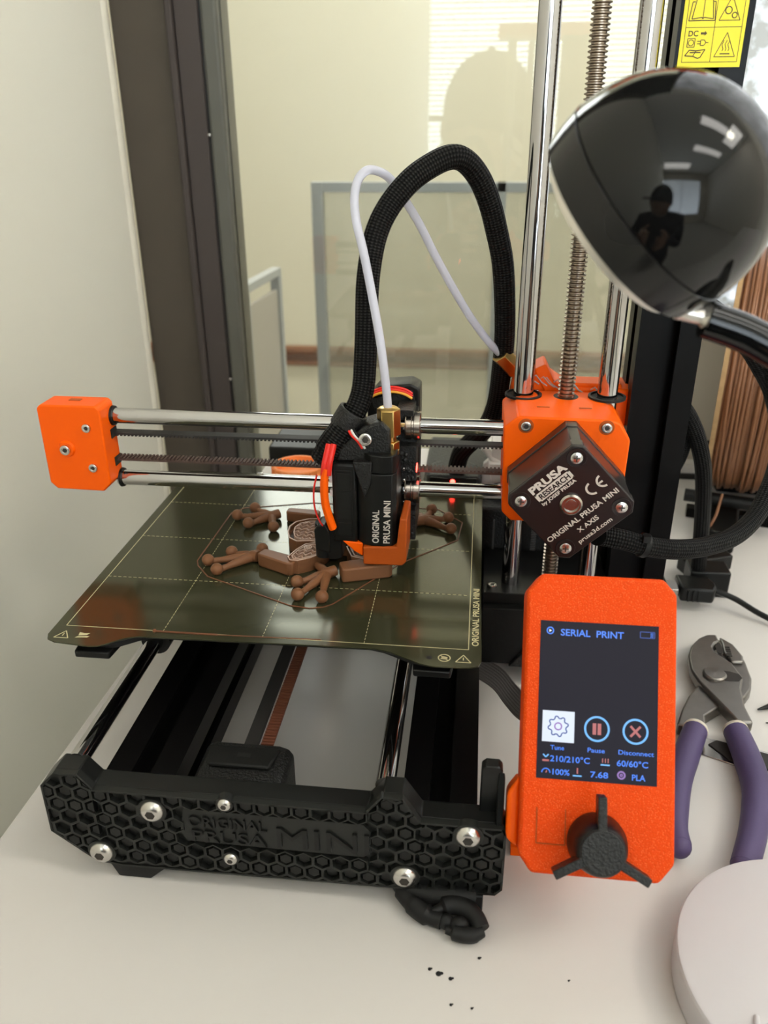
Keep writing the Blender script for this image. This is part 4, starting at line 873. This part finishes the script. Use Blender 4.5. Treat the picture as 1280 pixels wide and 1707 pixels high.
opencell('thigh', [(-1.5, -30), (1, -22), (4.5, -15.5), (9, -13.5), (14, -14), (17, -18), (15, -24), (9.5, -30), (4, -33.5), (0, -33)], 8, (6.5, -19))
opencell('thigh', [(26, -16), (34, -12), (44, -16), (48, -24), (42, -30), (30, -26)], 8)
m = MB(); poly2(m, [(-49.5, 33), (-50.7, -25), (-48.8, -30), (-40.3, -40.6), (7, -63.4), (16, -64.6), (22.1, -63.1), (26, -60), (54, -17), (82, 12), (84, 34), (70, 50), (48, 52), (-4.4, 52), (-43.9, 40.7)], .5, .04, .35, Matrix.Identity(4), True)
thing1('skirt_outline', m, 'brown_line', 'thin brown plastic outline printed around the frog on the sheet', 'plastic outline', (0, 0, 0.04))
m = MB(); line2(m, (-48.7, -90.7), (-20, -90.6), .9, .04, .4, Matrix.Identity(4)); line2(m, (-20, -90.6), (26, -89.4), .45, .04, .3, Matrix.Identity(4)); m.cyl((-48.7, -90.7, .04), (-48.7, -90.7, .8), .8, 12)
thing1('purge_line', m, 'brown_line', 'thin brown plastic line along the front border of the print sheet', 'plastic line', (-20, -90, .04))
# twisted black strip by the front foot
m = MB()
m.tube(smooth_path([(63, -143, -79), (67, -148, -79.5), (72, -153, -80.5), (78, -157, -81), (84, -159, -81)], 6), [2.4]*6+[3.6]*6+[4.3]*7+[3.4]*6, 16, flat=.9)
m.tube(smooth_path([(80, -157, -80), (86, -153.5, -78.5), (92, -153.5, -78.5), (97, -156.5, -79.5), (99.5, -161, -81)], 6), [2.2]*5+[4.0]*12+[3.8]*8, 16, flat=.9)
m.tube(smooth_path([(86, -162, -81.5), (91, -163.6, -81.4), (96, -163.6, -81.4), (99.4, -161.2, -81.3)], 6), [1.8]*4+[3.1]*10+[2.8]*5, 14)
m.ball((85.5, -159, -81), 3.6, sy=.8, sz=.9, seg=14, rg=8); m.ball((91, -160, -80.6), 4.2, sy=.7, sz=.8, seg=14, rg=8)
m.tube(smooth_path([(70, -147, -78.5), (78, -148.5, -78.5), (88, -149, -78), (97, -148.5, -78)], 5), [4.2]*16, 14)
bk_ = thing1('twisted_rubber_strip', m, 'rubber', 'twisted black rubber lump squeezed under the right front corner of the printer', 'rubber strip', (84, -156, TZ))
m = MB(); m.box((88, -150, -84.9), (100, -138, -76.2)); pp('foot', m, 'rubber', bevel=.6)
# crumbs
for i, (a, b, c) in enumerate(((84, -178.5, 1.1), (88.5, -180, .8), (80.5, -177, .7), (99, -170.5, .6), (89, -190, .6), (96.5, -190.5, .5), (132, -176, .4))):
    m = MB(); m.ball((a, b, TZ+.22), c, sz=.25/c if c > .25 else 1, seg=8, rg=5); m.ball((a+c, b+.3, TZ+.2), c*.6, sz=.3, seg=7, rg=4)
    thing1('plastic_crumb', m, 'rubber', ['widest black crumb on the table in front of the rubber lump', 'small black crumb just right of the widest crumb', 'small black crumb just left of the widest crumb', 'tiny black crumb closest to the rubber lump', 'nearer of two lone crumbs, left one, below the widest crumb', 'lone crumb below and right of the widest crumb', 'lone crumb below the orange display box'][i], 'crumb', (a, b, TZ), group='black crumbs on the table')
# white round base
wb = emp('round_white_box', (221, -174.3, TZ), 'flat round white box at the lower right corner of the table', 'box')
m = MB(); m.lathe([(49.5, 0), (50.9, .8), (51.1, 13.8), (50.6, 14.8), (49.6, 15.2), (0, 15.2)], (221, -174.3, TZ), (0, 0, 1), 96); part('round_shell', m, 'puck', wb, ang=25)
m = MB(); m.tube([(188, -199.5, TZ+15.6), (190.3, -197, TZ+15.9), (191.2, -193, TZ+15.6)], [1.2, 1.1, .9], 10); m.tube([(190.3, -197, TZ+15.7), (196, -203, TZ+15.8)], [1.0, 1.4], 10); part('raised_arrow_mark', m, 'puck', wb)
# pliers
pz0, pz1 = TZ+1.5, TZ+10
plr = emp('slip_joint_pliers', (215, -30, TZ), 'steel slip-joint pliers with purple grips lying right of the display box', 'pliers')
jawA = [(236.5, 49.5), (229, 45), (222, 37), (217.5, 27), (215.5, 14), (216.5, 4), (219, -4), (222, -14), (226, -24), (217.5, -30), (213, -25), (209, -14)]
m = MB(); m.prism([(238.4, 50.5), (233, 50), (227, 45.5), (220.8, 37), (217, 27), (215.4, 13), (217, 3), (221, -8), (224, -16), (229, -30), (237, -31), (236.5, -18), (238.8, -2), (242.5, 8), (240, 22), (235, 29), (233.2, 32), (233.2, 37), (235.5, 41), (238.4, 43)], TZ+4, TZ+10.5, 'z'); part('upper_jaw_half', m, 'forged', plr, bevel=1.2)
m = MB(); m.prism([(239.2, 50.3), (243.5, 47), (248, 40), (249.5, 28), (248.6, 12), (245.5, 2), (240, -6), (226, -14), (215, -24), (213, -35), (199, -32.5), (204, -20), (210, -8), (217, 2), (236, 26), (236.8, 33), (239, 37), (239.2, 43)], TZ+.4, TZ+7.6, 'z'); part('lower_jaw_half', m, 'forged', plr, bevel=1.0)
m = MB(); m.prism([(240, 49.5), (246, 42), (248.5, 30), (247, 24), (240.5, 24), (238.6, 34), (239.8, 42)], TZ+7.5, TZ+9.8, 'z'); part('jaw_tip', m, 'forged', plr, bevel=1)
for i in range(5): m = MB(); m.box((239.5+i*.2, 28.5+i*2.2, TZ+8.6), (242.0+i*.2, 29.6+i*2.2, TZ+10.2)); part('jaw_tooth', m, 'forged_dark', plr)
m = MB(); m.prism([(225, 11), (229, 13), (236, 12.5), (240.8, 10.5), (241.6, 7), (239, 4), (232, 3.6), (226, 4)], TZ+10.45, TZ+10.75, 'z'); part('pivot_slot', m, 'forged_dark', plr)
m = MB(); m.prism([(234.6, 37), (236.8, 41.5), (238.2, 40), (238, 33), (236.2, 29.5), (234.2, 31)], TZ+10.4, TZ+10.75, 'z'); part('jaw_gap', m, 'forged_dark', plr)
m = MB(); m.lathe([(6.3, 0), (6.3, 1.4), (5.4, 2.2), (0, 2.5)], (227, 8.2, TZ+10.3), (0, 0, 1), 36); part('pivot_bolt', m, 'forged', plr)
m = MB(); text(m, 'FORGED', 2.2, basis((225.2, -11, TZ+10.52), (1, -.12, 0), (.12, 1, 0), (0, 0, 1)), .03, .02, width=9); part('stamped_mark', m, 'forged_dark', plr) if False else None
def grip(pts, rs, nm):
    m = MB(); sp_ = smooth_path(pts, 6); m.tube(sp_, rs, 20, up=(0, 0, 1)); m.ball(sp_[-1], rs[-1]*.98, seg=20, rg=12); return part(nm, m, 'purple', plr, label='purple dipped grip')
def rlist(n, a, b, c): return [a+(b-a)*min(1, i/(n*.25)) if i < n*.25 else b+(c-b)*((i-n*.25)/(n*.75)) for i in range(n)]
P1 = [(207.5, -36, TZ+7), (199.5, -53.6, TZ+7), (191.5, -73.1, TZ+7), (186, -92.7, TZ+7), (183.5, -105, TZ+7), (183.6, -113.5, TZ+7)]
P2 = [(227.8, -34.5, TZ+7), (228.0, -53.6, TZ+7), (226.6, -73.1, TZ+7), (222.3, -88.5, TZ+7), (216, -105.0, TZ+7), (208, -122.0, TZ+7)]
grip(P1, rlist(31, 6.0, 6.6, 5.2), 'grip'); grip(P2, rlist(31, 6.2, 6.8, 5.6), 'grip')
for q, d_ in ((P1[0], Vector(P1[0])-Vector(P1[1])), (P2[0], Vector(P2[0])-Vector(P2[1]))):
    m = MB(); m.cyl(Vector(q)-d_.normalized()*.5, Vector(q)+d_.normalized()*1.6, 6.4, 20, r1=6.2); part('grip_collar', m, 'cream', plr, label='cream collar', bevel=.3)
# steel tool under the pliers
tw = emp('steel_tweezers', (230, -46, TZ), 'flat polished steel tweezers lying under the purple grip of the pliers', 'tweezers')
m = MB(); m.prism([(203, -44), (207, -36), (212, -33), (250, -43.5), (300, -57), (300, -72), (237, -58)], TZ, TZ+.9, 'z'); part('lower_blade', m, 'polished', tw, bevel=.2)
m = MB(); m.prism([(214, -39), (219, -35.5), (250, -46), (300, -60), (300, -68), (240, -55), (222, -50)], TZ+.9, TZ+1.5, 'z'); part('upper_blade', m, 'forged_dark', tw, bevel=.2, label='dark inner blade')
# small dark tool tips at the right edge
m = MB(); m.tube([(247, -8.5, TZ+1.8), (255, -5, TZ+2.2), (300, 8, TZ+2.6)], [.5, 1.8, 2.4], 12); m.tube([(248.5, -18, TZ+.8), (256, -18.5, TZ+.9), (300, -22, TZ+1)], [.3, .7, .9], 10)
thing1('black_wire_tool', m, 'black', 'small black pointed tool tip reaching in right of the pliers', 'tool', (260, -8, TZ))
# usb cable
us = emp('usb_cable', (240, 95, TZ), 'black USB cable plugged in at the foot of the tower', 'cable')
m = MB(); m.prism([(217, 107.5), (226, 106.6), (225, 94), (216, 95)], TZ+10, TZ+15, 'z'); part('metal_plug', m, 'polished', us, label='bright metal plug shell', bevel=.4)
m = MB(); m.prism([(225.5, 111), (246.5, 109), (249, 101.5), (249, 97), (246, 90.5), (226, 92)], TZ+7.5, TZ+17.5, 'z'); part('plug_housing', m, 'black', us, bevel=1.4)
m = MB()
for k in range(3): m.box((230+k*3.2, 90.4, TZ+8.5), (231.2+k*3.2, 92.4, TZ+16.5))
part('grip_ridges', m, 'black_print', us)
m = MB(); m.tube(smooth_path([(247, 100, TZ+12.5), (252, 98.5, TZ+12), (262, 94.5, TZ+9.5), (276.3, 84.0, TZ+5), (300, 66, TZ+2.2), (340, 50, TZ+1.9), (400, 60, TZ+1.9)]), 1.9, 12); part('cord', m, 'black', us)
m = MB(); m.box((196, 94, TZ+6), (217, 108, TZ+19)); pp('usb_socket', m, 'greymetal' if False else 'black', bevel=.5)
# spool
AX = Vector((cos(rad(-17)), sin(rad(-17)), 0)); SCn = Vector((285, 285, 27))
# left flange plane near x~257..; disc direction is along the line of sight
fl = SCn-AX*0
spn = emp('filament_spool', (SCn.x, SCn.y, TZ+15), 'cardboard spool wound with brown filament on a black holder at the right edge', 'spool')
RS = 100
m = MB(); m.lathe([(28, 0), (RS, 0), (RS, 3.2), (28, 3.2)], SCn, AX, 96, closed=True); m.mi = 1; m.lathe([(28.5, -.15), (RS-.6, -.15), (RS-.6, .1), (28.5, .1)], SCn, AX, 96, closed=True); part('left_flange', m, ['card', 'card_edge'], spn)
m = MB(); m.lathe([(28, 58), (RS, 58), (RS, 61), (28, 61)], SCn, AX, 96, closed=True); part('right_flange', m, 'card', spn)
m = MB(); m.lathe([(28, 3), (31, 3), (31, 58), (28, 58)], SCn, AX, 48, closed=True); part('hub', m, 'card', spn)
cm = MB()
nt_ = 21
for i in range(nt_):
    h0 = 4.6+i*2.6; R_ = 94+random.uniform(-.5, .6)+(1.2 if i % 7 in (2, 3) else 0); tl = random.uniform(-.35, .35); pts = []
    for k in range(97):
        a = 2*pi*k/96; e1 = Vector((0, 0, 1)); e2 = AX.cross(e1)
        pts.append(SCn+AX*(h0+tl*11.1*sin(a+i*.4))+(e1*cos(a)+e2*sin(a))*R_)
    cm.tube(pts, 1.25, 8, cap=False)
cm.lathe([(31, 3.2), (93.4, 3.2), (93.4, 57.8), (31, 57.8)], SCn, AX, 64, closed=True)
part('filament_coil', cm, 'brown_coil', spn, kind='stuff')
m = MB(); m.tube(smooth_path([(276, 204, -48), (274, 200, -53), (270, 192, -62), (264, 190, -76)], 5), 1.0, 8); part('loose_strand', m, 'brown_coil', spn)
hd = emp('spool_holder', (300, 270, TZ), 'black spool holder frame with rollers under the filament spool', 'holder')
m = MB(); m.prism([(262, 240), (274, 236), (372, 215), (372, 225), (264, 250)], TZ, TZ+8, 'z'); part('front_rail', m, 'ano', hd, bevel=.5)
m = MB(); m.prism([(300, 296), (370, 285), (370, 297), (300, 308)], TZ, TZ+8, 'z'); part('rear_rail', m, 'ano', hd, bevel=.5)
m = MB(); m.prism([(262, 186), (282, 176), (300, 232), (280, 240)], TZ, TZ+16, 'z'); part('left_bracket', m, 'black', hd, bevel=2)
m = MB(); m.prism([(340, 180), (360, 176), (372, 300), (350, 304)], TZ, TZ+9, 'z'); part('right_bracket', m, 'black', hd, bevel=2)
for sg in (-62, 62):
    q = Vector((SCn.x, SCn.y, TZ+24.5))+Vector((-AX.y, AX.x, 0))*sg; m = MB(); m.cyl(q-AX*12, q+AX*70, 5, 16); part('roller', m, 'black', hd)
# white cable behind the tower
m = MB(); m.tube(smooth_path([(180, 196, TZ+8), (205, 190, TZ+8), (232, 176, TZ+6.5), (250, 160, TZ+5.5), (262, 152, TZ+5)]), 4.0, 14, flat=.7)
thing1('white_power_lead', m, 'white', 'thick white lead lying on the table behind the tower', 'cable', (215, 180, TZ))
m = MB(); m.box((-99, 326, TZ+4), (560, 338, TZ+13)); thing1('window_ledge_strip', m, 'white', 'long white plastic strip along the back edge of the table', 'strip', (200, 332, TZ+4)); bpy.data.objects['window_ledge_strip']
m = MB(); m.box((-99, 322.8, TZ-20), (560, 344, TZ+4)); struct('gap_shade', m, 'seam')  # solid dark strip standing in for the shaded gap behind the table
# things behind the arm
fs_ = emp('filament_sensor', (77, 95, -3), 'speckled black sensor box with a glowing red light, behind the arm', 'sensor')
m = MB(); m.prism([(61, 80), (93, 80), (94.5, 86), (91.5, 102), (86, 108), (68, 108), (62, 102), (59.5, 86)], -3, 9, 'z'); part('sensor_case', m, 'black_rough', fs_, bevel=2)
m = MB(); m.prism([(61.5, -2.5), (92.5, -2.5), (91, 8.3), (76, 7.8), (63, 8.3)], 79.2, 80.4, 'y'); part('front_panel', m, 'black', fs_)
screw(fs_, (76.5, 92, 9), (0, 0, 1), 2.6, 'cap')
m = MB(); m.ball((76.6, 79.0, 6.0), 1.5, seg=14, rg=8); part('indicator_light', m, 'red_led', fs_, label='bright red light')
m = MB(); m.prism([(98, 95), (130, 95), (130, 160), (98, 160)], -3, 12, 'z'); m.prism([(94, -2), (101, -2), (98, 16), (95, 13)], 92, 97, 'y'); m.box((100, 100, 12), (112, 130, 22)); m.tube(smooth_path([(95, 104, 20), (100, 102, 14), (106, 100, 10), (112, 100, 13)]), 2.4, 10)
thing1('white_cable_clips', m, 'white', 'milky clear plastic clips and tray behind the arm, left of the tower', 'plastic clips', (110, 120, -3), bevel=1)
m = MB(); m.ball((104, 94.5, 15), 4.6, sy=.5, sz=.8); m2 = emp('dial', (108, 96, -3), 'dark round dial in front of the white clips behind the arm', 'dial')
m = MB(); m.lathe([(8.5, 0), (8.5, 3), (6.5, 5), (0, 5)], (107, 84, -3), (0, 0, 1), 28); part('dial_body', m, 'black', m2)
m = MB(); m.lathe([(3, 5), (3, 6), (0, 6)], (107, 84, -3), (0, 0, 1), 20); part('dial_face', m, 'greymetal', m2)
m = MB(); m.box((42, 128, TZ), (59.5, 165, -5)); bx_ = thing1('small_white_box', m, 'white', 'small white box with a yellow edge behind the print head', 'box', (50, 146, TZ), bevel=1); m = MB(); m.box((42.5, 127.2, TZ+2), (52, 128.2, -5.5)); part('yellow_edge', m, 'yellowstrip', bx_, label='yellow edge')
ps = emp('black_power_brick', (-45, 210, TZ), 'flat black box standing behind the arm, above the orange cap', 'power supply')
m = MB(); m.prism([(-70.5, 200), (10, 200), (10, 262), (-70.5, 262)], -36, -22, 'z'); part('brick_body', m, 'black', ps, bevel=1.5)
m = MB(); m.prism([(-66, 205), (5, 205), (5, 258), (-66, 258)], TZ, -36, 'z'); part('brick_base', m, 'white', ps, bevel=1)
oc = emp('orange_cap', (-36, 150, -23), 'round orange knurled plastic cap standing behind the arm, left of the print head', 'cap')
m = MB(); m.lathe([(17, 0), (18.2, .8), (18.2, 7.2), (17.4, 8), (15.8, 8), (15.4, 7), (15.4, 2), (0, 2)], (-36, 150, -23), (0, 0, 1), 64); part('cap_shell', m, 'orange_cap', oc)
rb = MB(); rb.cyl((0, 0, .6), (0, 0, 7.4), .7, 8); rm = mesh_of('knurl_rib', rb, 'orange_cap', Vector((0, 0, 0)))
for k in range(22):
    o = bpy.data.objects.new('knurl_rib', rm); COL.objects.link(o); o.parent = oc; a = 2*pi*k/22; o.location = (18.3*cos(a)*K, 18.3*sin(a)*K, 0)
m = MB(); m.prism([(-64, 128), (-8, 128), (-8, 172), (-64, 172)], TZ, -23, 'z'); thing1('grey_white_carton', m, 'white', 'grey white carton under the orange cap behind the arm', 'carton', (-36, 150, TZ), bevel=1)
# ------------------------------------------------------------------ lamp in the foreground
F_ = Euler((1.13261, 0.00497, 0.11414)).to_matrix()
RX = F_@Vector((1, 0, 0)); UY = F_@Vector((0, 1, 0)); FZ = F_@Vector((0, 0, -1))
LC = Vector((134.6, -137.1, 183.4)); RY_ = (LC-Vector(CAMP)).normalized(); A = (RX*-.78+UY*-.62); A = ((A-RY_*A.dot(RY_)).normalized()*.97+RY_*.25).normalized(); R_ = 32.0
lp = emp('desk_lamp', (330, -60, TZ), 'glossy black dome desk lamp leaning in over the printer at upper right', 'lamp')
prof = [(0.01, -R_)]+[(R_*sin(t*pi/40), -R_*cos(t*pi/40)) for t in range(1, 20)]+[(R_, 0)]
prof2 = prof+[(R_-1.2, 0)]+[((R_-1.2)*sin(t*pi/40), -(R_-1.2)*cos(t*pi/40)) for t in range(19, 0, -1)]+[(0.01, -R_+1.2)]
m = MB(); m.lathe(prof2, LC, A, 96); shd = part('lamp_shade', m, 'lampblack', lp, ang=40)
m = MB(); m.lathe([(R_-.1, 0.35), (R_+.3, .6), (R_-.1, 5), (R_-1.0, 10.5), (R_-2.4, 10.5), (R_-1.8, 5), (R_-1.6, .35)], LC, A, 96, closed=True); part('shade_rim', m, 'lampband', lp)
m = MB(); m.lathe([(R_-4.6, 4), (R_-4.2, 4), (R_-4.6, 13.5), (R_-5.2, 13.5)], LC, A, 96, closed=True); part('inner_reflector', m, 'reflector', lp)
m = MB(); m.ball(LC-A*4, 15, seg=24, rg=14); part('bulb', m, 'puck', lp)
# knuckle and arm to the right
kn = LC+RX*13-UY*31.5+FZ*3
m = MB(); m.tube(smooth_path([kn-RX*6+UY*2, kn+RX*3, kn+RX*8-UY*1], 4), [2.5]*4+[4.2]*4+[3.6], 16); part('shade_joint', m, 'reflector', lp, label='chrome joint')
arm = smooth_path([kn+RX*2-UY*.5, kn+RX*14-UY*5, kn+RX*30-UY*14, kn+RX*60-UY*30, Vector((240, -110, 80)), Vector((300, -85, 20)), Vector((330, -60, TZ+12))], 8)
m = MB(); m.tube(arm, 5.2, 20); part('lamp_arm', m, 'lampblack', lp)
m = MB(); m.lathe([(52, 0), (54, 2), (52, 10), (20, 14), (0, 14)], (345, -60, TZ), (0, 0, 1), 64); part('lamp_base', m, 'lampblack', lp)

#@@PERSON
# photographer, seen only as a dark shape mirrored in the glass
def person():
    pr_ = emp('person', (95, -560, FL), 'person in a dark jacket and cap taking the picture, mirrored in the window glass', 'person')
    cx, cy = 72, -640
    J = {'pel': (cx, cy-30, -30, 150), 'waist': (cx, cy-25, 60, 128), 'chest': (cx, cy-10, 185, 150)}
    verts = []; rad_ = []; ed = []
    def V_(p, r): verts.append(Vector(p)-Vector((95, -560, FL))); rad_.append(r); return len(verts)-1
    hz = 250       # head centre height
    H = Vector((95, -640, hz))
    pel = V_((95, -690, -560+240), (140, 100)); w1 = V_((95, -700, -180), (125, 90)); ch = V_((95, -700, 20), (150, 100)); nk = V_((95, -690, 125), (55, 55)); nk2 = V_((95, -670, 175), (52, 52))
    ed += [(pel, w1), (w1, ch), (ch, nk), (nk, nk2)]
    for s in (-1, 1):
        sh_ = V_((95+s*165, -700, 60), (62, 62)); el_ = V_((95+s*190, -660, -190), (44, 44)); wr = V_((95+s*62+0, -462, 30 if s < 0 else 10), (28, 28)); ed += [(ch, sh_), (sh_, el_), (el_, wr)]
        hp = V_((95+s*85, -690, -420), (90, 90)); kn_ = V_((95+s*100, -680, -620), (62, 62)); an = V_((95+s*105, -690, FL+60), (45, 45)); to = V_((95+s*110, -600, FL+30), (38, 30)); ed += [(pel, hp), (hp, kn_), (kn_, an), (an, to)]
    me = bpy.data.meshes.new('body'); me.from_pydata([tuple(v*K) for v in verts], ed, []); o = bpy.data.objects.new('body', me); COL.objects.link(o); o.parent = pr_
    me.materials.append(M['jacket'])
    sk = o.modifiers.new('skin', 'SKIN'); sk.use_smooth_shade = True
    for i, r in enumerate(rad_): me.skin_vertices[0].data[i].radius = (r[0]*K, r[1]*K)
    me.skin_vertices[0].data[0].use_root = True
    sb = o.modifiers.new('subd', 'SUBSURF'); sb.levels = 2; sb.render_levels = 2
    m = MB(); m.ball((88, -640, 205), 78, sy=1.22, sz=1.4, seg=32, rg=22)
    m.ball((60, -555, 190), 13, sz=1.6, seg=12, rg=8)       # nose
    m.ball((165, -640, 200), 12, sy=1.2, sz=2.2, seg=12, rg=8); m.ball((11, -640, 200), 12, sy=1.2, sz=2.2, seg=12, rg=8)
    m.ball((75, -560, 150), 16, sy=.5, sz=.35, seg=12, rg=6)
    m.ball((58, -562, 212), 8, seg=10, rg=6); m.ball((100, -560, 212), 8, seg=10, rg=6)
    part('head', m, 'skin', pr_)
    m = MB(); m.ball((90, -645, 232), 86, sy=1.22, sz=1.18, seg=32, rg=20); m.ball((90, -645, 334), 7, seg=10, rg=6)
    part('cap', m, 'jacket', pr_, label='dark cap')
    m = MB(); m.prism([(20, -560), (-10, -530), (-14, -505), (10, -490), (60, -500), (90, -530), (110, -552), (60, -570)], 216, 224, 'z'); part('cap_peak', m, 'jacket', pr_, bevel=2)
    for s in (-1, 1):       # hands holding the phone
        b = Vector((95+s*58, -452, 35 if s < 0 else 12)); m = MB(); m.tube([b+Vector((0, -14, -2)), b+Vector((-s*4, 10, 8)), b+Vector((-s*6, 32, 14))], [24, 30, 24], 14, flat=.55)
        for k in range(4):
            q = b+Vector((-s*6, 26, 30-k*17)); m.tube([q, q+Vector((-s*8, 22, 1)), q+Vector((-s*22, 34, 2)), q+Vector((-s*34, 24, 2))], [8.5, 8, 7.5, 6.5], 10)
        q = b+Vector((-s*2, 6, 30)); m.tube([q, q+Vector((-s*14, 0, 14)), q+Vector((-s*26, -4, 18))], [10, 9, 7.5], 10); part('hand', m, 'skin', pr_)
M['jacket'] = mat('dark_cloth', (.03, .03, .035), .85); M['skin'] = mat('skin', (.42, .24, .16), .5)
person()
#@@END
